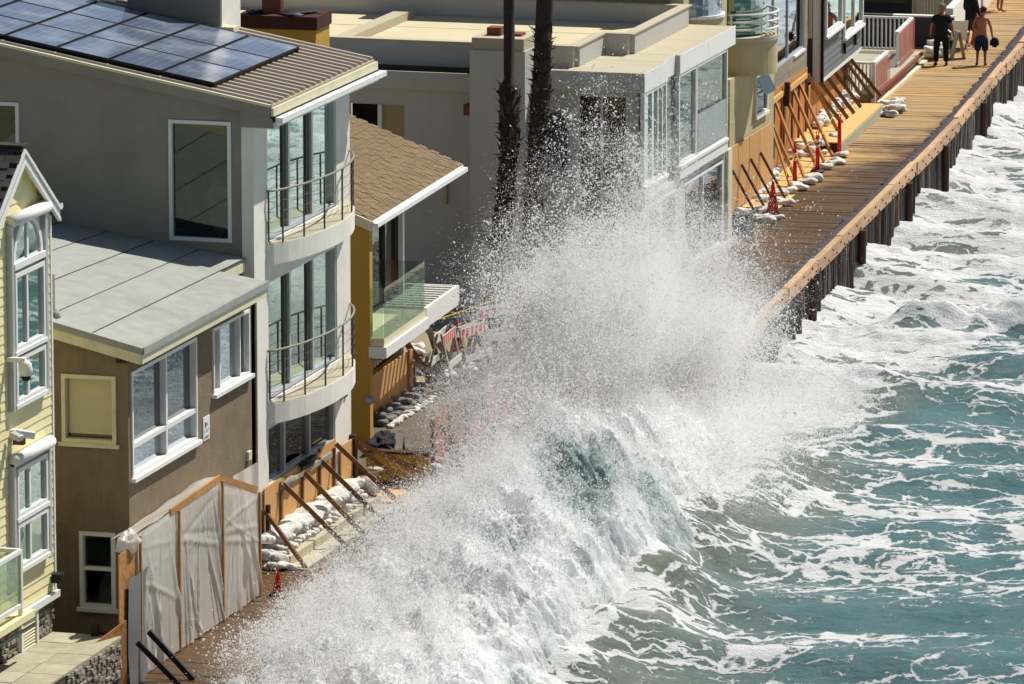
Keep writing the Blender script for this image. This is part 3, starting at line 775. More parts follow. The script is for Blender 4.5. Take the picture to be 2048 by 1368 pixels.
# roof fold back to the wall
def fn(u, v):
    y = -6.75 + 6.7 * u; z = ttop(y)
    return (.04 - v * .50, y, z + .03 + .03 * math.sin(9 * u + 3 * v) * math.sin(v * 3.1) - .16 * v + .012 * math.sin(31 * u))
MB().grid(fn, 70, 8).build('sheet', M['plastic'], T, smooth=True)
def fn(u, v):
    x = .03 - .5 * u; z = .05 + 2.5 * v; return (x, -.03 + .04 * math.sin(11 * u + 2 * v) + .06 * math.sin(2.5 * v), z * (1 - .12 * u * v))
MB().grid(fn, 14, 20).build('sheet', M['plastic'], T, smooth=True)
blob('bundle', M['plastic'], T, (-.04, -7.0, 2.5), (.14, .38, .20), 8, 16)
for y in (-6.72, -4.64, -2.2, -.06):
    MB().box(.055, .10, y - .025, y + .025, .02, ttop(y) - .04).build('post', M['wood_new'], T)
for ya, yb in ((-5.0, -3.6), (-3.6, -2.22), (-2.22, -.1)):
    MB().beam((.03, ya, ttop(ya) - .0), (.03, yb, ttop(yb) - .0), .04, .12).build('top_rail', M['wood_new'], T)
MB().box(-.02, .03, -6.9, -.1, 0, .04).build('bottom_plate', M['wood_brace'], T)
hd = thing('debris_hoarding', 'weathered chipboard and bent grey sheet metal hoarding beside the plastic tent', 'hoarding', (0, -7, 0))
MB().hexa([(.0, -7.7, .2), (.02, -7.7, .2), (.02, -6.8, .2), (0, -6.8, .2), (0, -7.7, 2.40), (.02, -7.7, 2.40), (.02, -6.8, 2.45), (0, -6.8, 2.45)]).build('chipboard', M['osb'], hd)
MB().hexa([(-.2, -8.4, -.1), (-.18, -8.4, -.1), (.12, -7.62, -.1), (.1, -7.62, -.1), (-.2, -8.4, 1.0), (-.18, -8.4, 1.0), (.12, -7.62, 1.25), (.1, -7.62, 1.25)]).build('chipboard', M['osb'], hd)
def fn(u, v):
    z = 1.92 * v; y = -7.35 + .95 * u
    return (.08 + .25 * max(0, .5 - v) ** 2 + .02 * math.sin(4 * u), y + (.12 if v > .96 and u > .8 else 0) - .15 * (1 - v), z)
MB().grid(fn, 10, 12).build('sheet_metal', mat('sheet_metal', '#84888a', .4, .1, 2, metal=.5, dirt=.4, dscale=2), hd, smooth=True)
for (a, c) in (((.22, -7.35, .80), (.95, -7.15, .0)), ((.22, -6.75, .86), (1.0, -6.62, .0))):
    MB().beam(a, c, .09, .09).build('prop', M['black'], hd)
MB().box(-.42, -.30, -7.95, -7.83, -.3, 1.2).build('post', M['wood_dark'], hd)
MB().box(-.5, -.1, -7.7, -7.6, .9, 1.02).build('rail', M['wood_dark'], hd)

# ------------------------------------------------------------------ C: grey three storey house with curved balconies
CX_, CY_, CF = -.9, 2.7, 8.75
Ch = thing('grey_house', 'grey three storey house with curved white balconies and metal roof of solar panels', 'house', (-4, 6, 0))
d1 = (3.50, 7.86, 6.10, 8.42); d2 = (3.50, 7.86, 3.00, 5.34); d3 = (3.45, 7.70, 1.36, 2.48)
b = MB(); wall_holes(b, 'X', CX_, CY_ + .001, CF, 0, 8.46, [d1, d2, d3], .24); b.build('wall', M['stucco_white'], Ch)
sw1 = (-2.60, -1.35, 6.18, 8.50); sw2 = (-7.6, -5.62, 7.4, 8.70)
b = MB(); wall_holes(b, 'Y', CY_, -9, CX_ - .24, 0, 8.74, [sw1, sw2], .24)
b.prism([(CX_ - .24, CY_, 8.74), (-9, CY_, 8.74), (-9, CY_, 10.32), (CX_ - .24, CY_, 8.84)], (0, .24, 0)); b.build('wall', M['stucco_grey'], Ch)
MB().box(CX_ - .24, CX_, CY_ - .03, CY_ + .0, 0, 8.46).build('corner_pier', M['stucco_white'], Ch)
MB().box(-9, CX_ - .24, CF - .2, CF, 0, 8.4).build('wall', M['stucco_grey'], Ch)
MB().box(-3.6, -3.5, CY_ + .3, CF - .3, 0, 8.6).build('inner_wall', M['room_green'], Ch)
for z in (2.72, 5.72): MB().box(-3.5, CX_ - .26, CY_ + .3, CF - .3, z, z + .2).build('inner_floor', M['dark_room'], Ch)
for (dd, gm) in ((d1, 'glass_sea'), (d2, 'glass_sea')):
    f = window(Ch, 'X', CX_, *dd, us=(4.95, 6.42), fw=.07, mw=.10, proud=-.02, deep=.20, fm='grey_metal', gm=gm)
    for u in (4.85, 6.32):
        MB().box(CX_ - .13, CX_ - .09, u - .12, u + .05, dd[2] + .08, dd[3] - .08).build('stile', M['dark_metal'], f)
    MB().box(CX_ - .10, CX_ + .05, dd[0] - .1, dd[1] + .1, dd[2] - .06, dd[2] + .0).build('sill', M['white_paint'], f)
window(Ch, 'X', CX_, *d3, us=(4.55, 6.15), fw=.06, mw=.10, proud=-.02, deep=.18, fm='grey_metal', gm='glass_dark')
f = window(Ch, 'Y', CY_, *sw1, fw=.07, proud=.03, deep=.10, gm='glass_side')
# room behind the side window: tan back wall, pale draped chair, dark floor cloth
MB().box(-3.4, -1.2, CY_ + 1.9, CY_ + 2.0, 6.0, 8.7).build('inner_wall', M['room_tan'], Ch)
MB().box(-3.4, -1.2, CY_ + .3, CY_ + 1.9, 5.93, 6.05).build('inner_floor', M['dark_room'], Ch)
blob('armchair', M['curtain'], Ch, (-1.75, CY_ + 1.0, 6.75), (.42, .4, .55), 12, 14)
blob('armchair', M['room_green'], Ch, (-2.45, CY_ + 1.2, 6.7), (.3, .3, .5), 14, 14)
f = window(Ch, 'Y', CY_, *sw2, fw=.07, proud=.03, deep=.10, gm='glass_side')
MB().box(-7.7, -5.5, CY_ + .9, CY_ + 1.0, 7.2, 8.8).build('inner_wall', M['room_tan'], Ch)
# conduit and tap on the side wall
MB().tube([(-1.2, CY_ - .02, 5.6), (-2.6, CY_ - .02, 5.66)], .012, 5).build('cable', M['black'], Ch)
MB().hexa([(-1.14, 2.60, 8.42), (-.5, 2.60, 8.42), (-.5, 2.72, 8.42), (-1.14, 2.72, 8.42), (-1.14, 2.60, 8.86), (-.5, 2.60, 8.745), (-.5, 2.72, 8.745), (-1.14, 2.72, 8.86)]).build('eave_return', M['stucco_grey'], Ch)
# balconies
arc = [(-.9, 3.42), (-.78, 3.48), (-.62, 3.85), (-.47, 4.4), (-.37, 5.05), (-.31, 5.8), (-.32, 6.6), (-.40, 7.3), (-.55, 7.95), (-.74, 8.45), (-.9, 8.72)]
def smooth_arc(n=30):
    t = np.linspace(0, 1, len(arc)); q = np.linspace(0, 1, n)
    return list(zip(np.interp(q, t, [p[0] for p in arc]), np.interp(q, t, [p[1] for p in arc])))
SA = smooth_arc()
for zf in (6.05, 2.95):
    MB().prism([(x, y, zf - .40) for x, y in SA], (0, 0, .40)).build('balcony_slab', M['stucco_white'], Ch)
    MB().prism([(-.9 + (x + .9) * .97 - .002, y, zf + .001) for x, y in SA], (0, 0, .006)).build('balcony_floor', M['concrete'], Ch)
    rl = MB().tube([(-.9 + (x + .9) * .95, y, zf + 1.03) for x, y in SA], .022, 8).build('railing', mat('rail_metal', '#8b8a7a', .5, .1, 5, metal=.3), Ch)
    for k, i in enumerate(range(1, 29, 4)):
        x, y = SA[i]; x = -.9 + (x + .9) * .95
        MB().beam((x, y, zf), (x, y, zf + 1.03), .03, .025).build('baluster', M['dark_metal'], rl)
    for zz in (.22, .42, .62, .82):
        MB().tube([(-.9 + (x + .9) * .95, y, zf + zz) for x, y in SA], .005, 4).build('cable', M['dark_metal'], rl)
# roof: metal sheet with ribs, fascia, gutter
def rz_(x): return 8.86 - .18 * (x + .5)
b = MB(); b.hexa([(-9, 2.55, rz_(-9) - .14), (-.5, 2.55, rz_(-.5) - .14), (-.5, 9.15, rz_(-.5) - .14), (-9, 9.15, rz_(-9) - .14), (-9, 2.55, rz_(-9)), (-.5, 2.55, rz_(-.5)), (-.5, 9.15, rz_(-.5)), (-9, 9.15, rz_(-9))])
rc = b.build('roof', M['corrugated'], Ch)
rib = MB().prism([(0, -.085, 0), (0, .085, 0), (0, .045, .06), (0, -.045, .06)], (-8.45, 0, 0)).mesh('rib', M['corrugated'])
k = 0
yq = 2.66
while yq < 9.1:
    put('rib', rib, (-.52, yq, rz_(-.52) + .001), (0, math.atan(.18), 0), rc); yq += .335
MB().beam((-.47, 2.53, 8.74), (-.47, 9.2, 8.74), .05, .16).build('fascia', M['cream_paint'], rc)
MB().beam((-.36, 2.6, 8.58), (-.36, 9.3, 8.58), .14, .10).build('gutter', M['white_paint'], rc)
MB().box(-.52, -.44, 2.6, 9.2, 8.60, 8.66).build('gutter_gap_shade', M['black'], rc)  # black strip stands in for the shade between roof edge and gutter
MB().box(CX_, -.42, 2.66, 9.15, 8.44, 8.53).build('soffit', M['white_paint'], rc)
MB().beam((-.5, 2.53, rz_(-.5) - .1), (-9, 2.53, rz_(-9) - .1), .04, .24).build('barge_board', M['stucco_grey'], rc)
MB().beam((-.5, 2.51, rz_(-.5) + .0), (-9, 2.51, rz_(-9) + .0), .07, .05).build('flashing', M['cream_paint'], rc)
# chimney block
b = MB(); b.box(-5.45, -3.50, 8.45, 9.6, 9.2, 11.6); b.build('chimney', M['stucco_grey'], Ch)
MB().box(-3.52, -3.46, 8.46, 9.62, 9.2, 11.61).build('chimney_lit_face', M['stucco_white'], Ch)  # white sheet paints the sunlit side of the grey chimney
MB().box(-3.75, -3.2, 8.40, 8.75, 9.36, 9.50).build('chimney_flashing', M['cream_paint'], Ch)
# solar panels (each one lifts off)
pw, pl_ = 1.03, 1.74
pglass = MB().box(-pw / 2 + .02, pw / 2 - .02, -pl_ / 2 + .02, pl_ / 2 - .02, 0, .028).mesh('cell_glass', M['panel_glass'])
pframe = MB(); pframe.box(-pw / 2, pw / 2, -pl_ / 2, -pl_ / 2 + .02, -.015, .034).box(-pw / 2, pw / 2, pl_ / 2 - .02, pl_ / 2, -.015, .034).box(-pw / 2, -pw / 2 + .02, -pl_ / 2 + .02, pl_ / 2 - .02, -.015, .034).box(pw / 2 - .02, pw / 2, -pl_ / 2 + .02, pl_ / 2 - .02, -.015, .034)
pframe = pframe.mesh('panel_frame', M['black'])
prot = math.atan(.18)
ORD = ('first', 'second', 'third', 'fourth', 'fifth', 'sixth', 'seventh')
for i in range(7):
    for j in range(3):
        xc = -1.68 - pw / 2 - i * (pw + .025); yc = 2.70 + pl_ / 2 + j * (pl_ + .02)
        t = thing('solar_panel', 'blue solar panel, ' + ORD[i] + ' column from the gutter, ' + ('row along the bare wall edge', 'middle row of three', 'row by the roof chimney')[j], 'solar panel', (xc, yc, rz_(xc) + .13), 0, 'solar panels on the grey house roof', local=True)
        t.rotation_euler = (0, prot, 0)
        put('cell_glass', pglass, (0, 0, 0), (0, 0, 0), t); put('panel_frame', pframe, (0, 0, 0), (0, 0, 0), t)
for y in (2.78, 7.95):
    rl = MB().beam((-1.70, y, rz_(-1.70) + .09), (-9, y, rz_(-9) + .09), .05, .09).build('panel_rail', M['black'], rc)
# house number
cu = bpy.data.curves.new('house_number', 'FONT'); cu.body = '802'; cu.size = .34; cu.extrude = .012; cu.materials.append(M['dark_metal'])
o_ = bpy.data.objects.new('number_text', cu); COL.objects.link(o_); bpy.context.view_layer.update()
me = bpy.data.meshes.new_from_object(o_.evaluated_get(bpy.context.evaluated_depsgraph_get())); bpy.data.objects.remove(o_); bpy.data.curves.remove(cu)
o = bpy.data.objects.new('house_number', me); COL.objects.link(o); o.parent = Ch
o.location = Vector((CX_ + .03, 7.92, 2.16)) - OFF[Ch]; o.rotation_euler = (R(90), 0, R(90))
# plywood boarding below
pb = thing('plywood_barrier', 'tall orange plywood boarding below the curved balconies of the grey house', 'barrier', (-.8, 5, 0))
yq = 3.05
for k, (wd, zt) in enumerate(((1.15, 1.36), (1.2, 1.38), (1.2, 1.37), (1.0, 1.45))):
    MB().box(CX_ + .02, CX_ + .045, yq + .006, yq + wd - .006, .18, zt).build('sheet', M['plywood'], pb); yq += wd
MB().box(CX_ + .05, CX_ + .075, 7.85, 8.6, .1, 1.25).build('sheet', M['plywood'], pb)
for y in (4.0, 5.35, 6.45, 7.4):
    MB().box(CX_ + .05, CX_ + .09, y - .045, y + .045, .2, 1.30).build('stud', M['wood_brace'], pb)
MB().box(CX_ + .05, CX_ + .10, 3.95, 7.2, 1.16, 1.26).build('waler', M['barricade_wood'], pb)
MB().box(CX_ + .0, CX_ + .13, 8.60, 8.76, 0, 1.32).build('post', M['wood_dark'], pb)
MB().box(CX_ + .02, CX_ + .10, 2.72, 2.82, .1, 1.0).build('post', M['wood_dark'], pb)
MB().box(CX_ + .12, CX_ + .20, 2.86, 2.95, .1, 1.08).build('post', M['wood_dark'], pb)
blob('tarp', M['tarp_black'], pb, (CX_ + .09, 5.75, 1.38), (.07, .5, .07), 21)
blob('tarp', M['barricade_wood'], pb, (CX_ + .11, 4.4, 1.22), (.05, .45, .10), 22)
st = thing('concrete_steps', 'low concrete steps in front of the orange plywood boarding', 'steps', (-.4, 5.3, 0))
MB().box(CX_ + .05, -.15, 2.3, 8.35, 0, .19).build('tread', M['concrete'], st, bevel=.01)
MB().box(-.149, .22, 2.25, 8.5, 0, .02).build('landing', M['concrete'], st)

brace_n = {}
def brace(top, foot, label, group, m='wood_brace', wd=.045, ht=.09, cat='brace', name='timber_brace'):
    c = Vector(foot); a = Vector(top) - c
    b = MB(); b.beam((0, 0, 0), a, wd, ht)
    me = b.mesh(name, M[m])
    o = bpy.data.objects.new(name, me); COL.objects.link(o); o.location = c
    return tag(o, label, cat, group)
LB = 'dark raking brace over the steps, %s from the plastic tent'
for kb, (y0_, z0_, xf, yf) in enumerate(((2.9, .95, .20, 2.34), (4.0, 1.27, .45, 4.24), (5.36, 1.22, .36, 5.5), (6.47, 1.22, .41, 6.7), (7.42, 1.38, .73, 7.52))):
    brace((CX_ + .10, y0_, z0_), (xf, yf, .02), LB % ORD[kb], 'braces over the steps')
brace((CX_ + .13, 8.70, 1.10), (.24, 9.38, .02), 'thin steep brace crossing before the mustard planter wall', 'braces at the planter')
brace((CX_ + .13, 8.72, 1.16), (.35, 10.75, .05), 'long low brace reaching past the mustard planter wall', 'braces at the planter')
# bird bath
bb = thing('bird_bath', 'pale stone bird bath on a slim pedestal at the end of the steps', 'bird bath', (-.38, 8.55, .02))
MB().lathe([(.15, 0), (.15, .05), (.10, .08), (.075, .2), (.07, .45), (.09, .55), (.10, .58)], (-.38, 8.55, .02), 16).build('pedestal', M['concrete'], bb, smooth=True)
MB().lathe([(.10, .58), (.20, .62), (.215, .65), (.20, .66), (.17, .645), (.01, .635)], (-.38, 8.55, .02), 20).build('bowl', M['concrete'], bb, smooth=True)
MB().tube([(-.38, 8.55, .66), (-.38, 8.55, 1.02)], .014, 6).build('spout_rod', M['dark_metal'], bb)

# ------------------------------------------------------------------ D: mustard house (local frame turned 2.5 degrees)
Dh = thing('mustard_house', 'mustard stucco house with brown shingle roof, glass balcony and white pergola', 'house', (-1.45, 12.8, 0), R(2.4), local=True)
MB().box(-4.5, -.30, -.02, .22, 0, 5.0).build('side_wall', M['stucco_mustard'], Dh)
MB().box(-4.5, -.98, .22, 5.1, 0, 2.2).build('wall', M['stucco_mustard'], Dh)
MB().box(-4.5, -2.7, 5.15, 7.4, 2.2, 5.2).build('wall', M['stucco_mustard'], Dh)
MB().box(-4.5, -4.3, .22, 7.4, 0, 5.5).build('wall', M['stucco_mustard'], Dh)
f = window(Dh, 'X', -1.0, .3, 5.0, 2.5, 4.85, us=(1.5, 2.7, 3.9), fw=.05, mw=.05, proud=.02, deep=.1, fm='dark_metal', gm='glass_dark')
MB().box(-3.2, -3.1, .3, 7, 2.3, 5).build('inner_wall', M['dark_room'], Dh)
MB().box(-.98, -.88, 4.95, 5.10, .3, 4.92).build('post', M['white_paint'], Dh)
# balcony
MB().box(-1.3, .0, -.0, 3.45, 2.34, 2.50).build('balcony_slab', M['cream_paint'], Dh)
MB().box(-.32, .06, -.04, 3.55, 2.10, 2.33).build('balcony_fascia', M['white_paint'], Dh)
MB().box(-1.3, .0, .1, 3.5, 2.06, 2.10).build('balcony_soffit', M['white_paint'], Dh)
for (y0, y1) in ((.02, 1.52), (1.545, 3.40)):
    MB().box(-.012, .0, y0, y1, 2.50, 3.56).build('glass_panel', M['glass_clear'], Dh)
MB().box(-.30, -.02, .0, .012, 2.50, 3.56).build('glass_panel', M['glass_clear'], Dh)
MB().box(-1.2, -.02, 3.40, 3.412, 2.50, 3.56).build('glass_panel', M['glass_clear'], Dh)
# pergola / slatted canopy beyond
MB().box(-.08, .0, 3.56, 6.35, 2.10, 2.52).build('pergola_beam', M['white_paint'], Dh)
MB().box(-1.3, .0, 6.36, 6.44, 2.18, 2.52).build('pergola_beam', M['white_paint'], Dh)
for k in range(10):
    MB().box(-1.3, -.085, 3.66 + k * .275, 3.73 + k * .275, 2.42, 2.53).build('slat', M['white_paint'], Dh)
# ground floor
MB().box(-.96, -.93, 2.0, 5.0, 1.3, 2.05).build('shop_window', M['glass_dark'], Dh)
pd = thing('plywood_barrier', 'short plywood boarding in dappled shade under the glass balcony', 'barrier', (-2.4, 16.5, .3))
for k in range(3):
    MB().box(-2.42, -2.39, 14.9 + k * 1.03, 15.92 + k * 1.03, .28, 1.27 + .02 * k).build('sheet', M['plywood'], pd)
MB().box(-2.385, -2.34, 17.55, 17.65, .28, 1.36).build('stud', M['wood_new'], pd)
MB().box(-2.38, -2.34, 15.0, 17.5, .45, .53).build('waler', M['wood_new'], pd)
brace((-2.3, 17.6, 1.08), (-1.45, 18.9, .32), 'pale timber brace reaching from the shaded plywood to the red hoarding', 'single braces', 'barricade_wood')
# roof: plane rising away from the sea
DR = .40
def dz_(x): return 4.98 - DR * (x + .22)
b = MB(); b.hexa([(-4.4, -.12, dz_(-4.4) - .12), (-.22, -.12, dz_(-.22) - .12), (-.22, 7.5, dz_(-.22) - .12), (-4.4, 7.5, dz_(-4.4) - .12), (-4.4, -.12, dz_(-4.4)), (-.22, -.12, dz_(-.22)), (-.22, 7.5, dz_(-.22)), (-4.4, 7.5, dz_(-4.4))])
rd = b.build('roof', M['shingle_brown'], Dh)
shb = MB().box(-.095, .095, -.10, .10, 0, .014).mesh('shingle', M['shingle_brown'])
rot = math.atan(DR); ca = math.cos(rot); far = MB(); n = 0
row = 0
s = .08
while s < 4.4:
    x = -.22 - s * ca; yq = -.12 + (.105 if row % 2 else 0)
    while yq < 7.48:
        if n < 298:
            put('shingle', shb, (x, yq + .105, dz_(x) + .008), (0, rot - .03, 0), rd, (1, random.uniform(.93, .99), random.uniform(.8, 1.8))); n += 1
        else:
            h = random.uniform(.018, .034)
            far.hexa([(x - .095, yq + .005, dz_(x - .095)), (x + .095, yq + .005, dz_(x + .095)), (x + .095, yq + .205, dz_(x + .095)), (x - .095, yq + .205, dz_(x - .095)),
                      (x - .095, yq + .005, dz_(x - .095) + h * .5), (x + .095, yq + .005, dz_(x + .095) + h), (x + .095, yq + .205, dz_(x + .095) + h), (x - .095, yq + .205, dz_(x - .095) + h * .5)])
        yq += .21
    s += .145; row += 1
o = far.build('shingle_field', M['shingle_brown'], rd); o['kind'] = 'stuff'
MB().box(-.26, -.18, -.16, 7.54, 4.83, 4.99).build('fascia', M['white_paint'], rd)
MB().beam((-.13, -.16, 4.90), (-.13, 7.56, 4.90), .10, .09).build('gutter', M['white_paint'], rd)
MB().beam((-.2, -.16, dz_(-.2) - .10), (-4.4, -.16, dz_(-4.4) - .10), .05, .20).build('barge_board', M['cream_paint'], rd)
# rear ridge block and chimney
MB().box(-4.2, -2.5, 3.9, 5.0, 5.0, 8.36).build('chimney', M['stucco_mustard'], Dh)
cp = MB().box(-4.24, -2.46, 3.85, 5.05, 8.36, 8.64).build('chimney_cap', M['brick_red'], Dh)
MB().lathe([(.24, 0), (.24, .6), (.26, .62), (.26, .9)], (-3.6, 4.45, 8.64), 12).build('chimney_pot', M['terracotta'], cp)
blob('cap_cover', M['black'], cp, (-3.1, 4.45, 8.64), (.5, .5, .07), 31)
blob('cap_cover', M['black'], cp, (-3.95, 4.45, 8.64), (.25, .4, .06), 32)
# planter wall and patio
pt = thing('patio', None, None, (-1, 14, 0)); pt['kind'] = 'structure'; pt['label'] = 'paved patio behind the mustard planter wall'
MB().box(-3, -.35, 10.35, 19.5, -.2, .28).build('slab', mat('wet_paver', '#665d50', .6, .2, 2.5, bump=.3, bscale=50, dirt=.5, dscale=1.0, dcol=lin('#413a30')), pt)
MB().box(-.35, -.06, 10.35, 19.5, -.2, .20).build('slab', MATS['wet_paver'], pt)
pw_ = thing('planter_wall', 'low mustard garden wall with dark timber coping and plywood foot', 'wall', (-.3, 10.2, 0))
MB().box(-1.02, .30, 10.12, 10.30, 0, .66).build('wall', M['stucco_mustard'], pw_)
MB().box(-1.04, .32, 10.09, 10.33, .66, .71).build('coping', M['wood_dark'], pw_)
MB().box(-1.02, .30, 10.05, 10.12, 0, .08).build('foot', M['wood_dark'], pw_)
fs = MB().box(-.6, .6, -.85, .85, 0, .014).build('plywood_sheet', M['ply_floor']); fs.location = (-.05, 9.15, .006); tag(fs, 'orange plywood sheet lying on the boardwalk before the planter wall', 'sheet')
fs = MB().box(-.02, .08, -.14, .14, -.14, .14) 
o = MB().tube([(0, 0, 0), (.04, 0, 0)], .10, 18).build('round_plaque', mat('plaque', '#4a4f58', .5, .3, 9, c2='#b8bcc4')); o.location = (-1.75, 12.72, 1.22); o.rotation_euler = (0, 0, R(-50)); tag(o, 'small round plaque on the corner of the mustard wall', 'plaque')

# ------------------------------------------------------------------ E: white modern house
Eh = thing('white_modern_house', 'white modern flat roofed house with chimney tower and ocean glass corner', 'house', (-4, 36, 0))
EX_, EY0, EY1 = -.9, 31.92, 40.9
# west (shaded) walls
b = MB(); wall_holes(b, 'Y', EY0 + .25, -14, -.95 - .15, -.3, 4.98, [(-2.6, -1.35, .4, 4.9), (-8.3, -6.9, 3.4, 4.44)], .2); b.build('wall', M['stucco_pale'], Eh)
MB().box(-8.4, -7.5, EY0 + .9, EY0 + 1.0, 3.0, 4.8).build('inner_wall', M['dark_room'], Eh)
MB().box(-7.5, -6.8, EY0 + .3, EY0 + .34, 3.0, 4.8).build('door_leaf', mat('door_tan', '#a8956a', .8, .05, 2), Eh)
MB().box(-7.55, -7.45, EY0 + .2, EY0 + .3, 3.4, 4.44).build('door_post', M['white_paint'], Eh)
MB().box(-3.2, -1.3, EY0 + .55, EY0 + .65, .2, 4.9).build('inner_wall', M['dark_room'], Eh)
window(Eh, 'Y', EY0 + .25, -2.6, -1.35, .4, 4.9, us=(-2.0,), zs=(2.5,), fw=.06, proud=.01, deep=.12, fm='grey_metal', gm='glass_side')
# fascia ring and roof slabs
MB().box(-14, -5.1, EY0 + .1, 41, 4.85, 5.28).build('roof_edge', M['stucco_pale'], Eh)
MB().box(-5.1, EX_, EY0, 34.1, 5.0, 5.45).build('roof_slab', M['stucco_pale'], Eh)
MB().box(-5.1, EX_ - .12, 34.1, 35.3, 5.0, 5.449).build('roof_slab', M['stucco_pale'], Eh)
MB().box(-5.1, EX_, 35.3, EY1, 5.0, 5.45).build('roof_slab', M['stucco_pale'], Eh)
for (x0, x1, y0, y1) in ((-5.1, -3.0, EY0 + .03, 34.07), (-3.0, EX_ - .03, EY0 + .03, 34.07), (-2.9, EX_ - .15, 34.07, 35.33), (-2.9, EX_ - .03, 35.33, 38), (-2.9, EX_ - .03, 38.0, EY1 - .03)):
    MB().box(x0 + .01, x1 - .01, y0 + .01, y1 - .01, 5.45, 5.458).build('roof_panel', M['roof_tan'], Eh)
# fascia cladding panels on the sea side
for (y0, y1, x) in ((EY0, 34.1, EX_), (34.1, 35.3, EX_ - .12), (35.3, 38.1, EX_), (38.1, EY1, EX_)):
    MB().box(x, x + .02, y0 + .006, y1 - .006, 5.0, 5.47).build('fascia_panel', M['white_paint'], Eh)
MB().box(-3.2, EX_ + .02, EY0 - .02, EY0, 5.0, 5.47).build('fascia_panel', M['stucco_pale'], Eh)
MB().box(-14, -5.1, EY0 + .06, EY0 + .1, 5.30, 5.44).build('shadow_gap', M['black'], Eh)
# parapet ring
par = MB(); P = [(-14, 32.6), (-2.8, 32.6), (-2.8, 35.1), (-2.1, 35.1), (-2.1, 40.6), (-14, 40.6)]
for i in range(len(P) - 1):
    (xa, ya), (xb, yb) = P[i], P[i + 1]
    if i % 2 == 0: par.box(min(xa, xb), max(xa, xb) - .0, ya - .11 * (1 if i != 4 else 1), ya + .11, 5.2 if i == 0 else 5.44, 5.95)
    else: par.box(xa - .11, xa + .11, min(ya, yb) + .11, max(ya, yb) - .11, 5.44, 5.95)
pr = par.build('parapet', M['stucco_pale'], Eh)
cop = MB()
for i in range(len(P) - 1):
    (xa, ya), (xb, yb) = P[i], P[i + 1]
    if i % 2 == 0: cop.box(min(xa, xb), max(xa, xb) + (.14 if i < 4 else .14), ya - .14, ya + .14, 5.95, 5.98)
    else: cop.box(xa - .14, xa + .14, min(ya, yb) + .141, max(ya, yb) - .141, 5.95, 5.981)
cop.build('coping', M['roof_tan'], pr)
for k in range(7):
    MB().box(-14, -2.92 if k < 2 else -2.22, 32.72 + k * 1.11, 33.80 + k * 1.11, 5.40, 5.485 + .004 * (k % 2)).build('roof_strip', mat('roof_pale', '#c9bd9c', .95, .06, 1.5, dirt=.2, dscale=.7, dcol=lin('#9a8f72')), Eh)
MB().box(-9.4, -9.0, 34.5, 40, 5.3, 5.7).build('roof_curb', M['roof_tan'], Eh)
# chimney tower
MB().box(-4.98, -3.62, 31.2, 32.6, -.3, 5.98).build('chimney_tower', M['stucco_pale'], Eh)
cpe = MB().box(-4.94, -3.66, 31.24, 32.56, 5.98, 6.27).build('chimney_cap', M['roof_tan'], Eh)
MB().box(-4.7, -4.35, 31.7, 32.1, 6.27, 6.46).build('flue', M['terracotta'], cpe)
MB().box(-4.15, -3.85, 31.7, 32.1, 6.27, 6.33).build('flue', M['terracotta'], cpe)
MB().box(-5.35, -5.18, EY0 - .0, EY0 + .24, 4.30, 4.55).build('wall_lamp', M['terracotta'], Eh)
MB().box(-5.9, -5.82, EY0 + .16, EY0 + .24, 2.1, 2.95).build('wall_light', M['concrete'], Eh)
# sea facade glazing
def efac(y0, y1, x, us, zb=2.75, zt=4.99, gm='glass_sea'):
    window(Eh, 'X', x, y0, y1, zb, zt, us=us, fw=.07, mw=.06, proud=.0, deep=.1, gm=gm)
    MB().box(x - .3, x + .03, y0 - .02, y1 + .02, 2.42, 2.68).build('floor_band', M['white_paint'], Eh)
    MB().box(x - .3, x + .06, y0 - .02, y1 + .02, 2.68, 2.75).build('floor_cap', M['white_paint'], Eh)
efac(EY0 + .06, 34.1, EX_, (32.75, 33.3, 33.75))
MB().box(EX_ - .13, EX_ - .11, 34.15, 35.3, 2.2, 5.0).build('glass_screen', M['glass_clear'], Eh)
efac(35.3, 37.0, EX_, (), gm='glass_clear'); efac(37.06, EY1 - .8, EX_, (), gm='glass_clear')
MB().box(EX_ - .1, EX_, 36.97, 37.09, 2.75, 4.99).build('post', M['white_paint'], Eh)
MB().box(EX_ - .1, EX_, EY1 - .86, EY1 - .72, 2.75, 4.99).build('post', M['white_paint'], Eh)
MB().box(EX_ - .006, EX_ + .0, 37.2, EY1 - .9, 2.8, 3.75).build('balustrade_glass', M['glass_frost'], Eh)
MB().box(EX_ - .26, EX_ - .25, 35.35, 36.95, 2.8, 3.75).build('balustrade_glass', M['glass_frost'], Eh)
MB().box(-3.2, EX_ - .3, 35.2, EY1, 2.45, 2.6).build('upper_floor', M['concrete'], Eh)
MB().box(-2.9, -2.8, 35.0, EY1, 2.6, 5.0).build('inner_wall', M['dark_room'], Eh)
MB().box(-2.8, -2.2, 36.1, 36.3, 2.6, 5.0).build('inner_pier', M['stucco_olive'], Eh)
MB().box(-2.4, -1.3, 38.9, 39.1, 2.6, 5.0).build('inner_pier', M['stucco_pale'], Eh)
MB().box(-4.9, EX_ - .3, EY0 + .5, 34.0, 2.45, 2.6).build('upper_floor', M['concrete'], Eh)
MB().box(-3.3, -3.2, EY0 + .5, 35, 2.6, 5.0).build('inner_wall', M['curtain'], Eh)
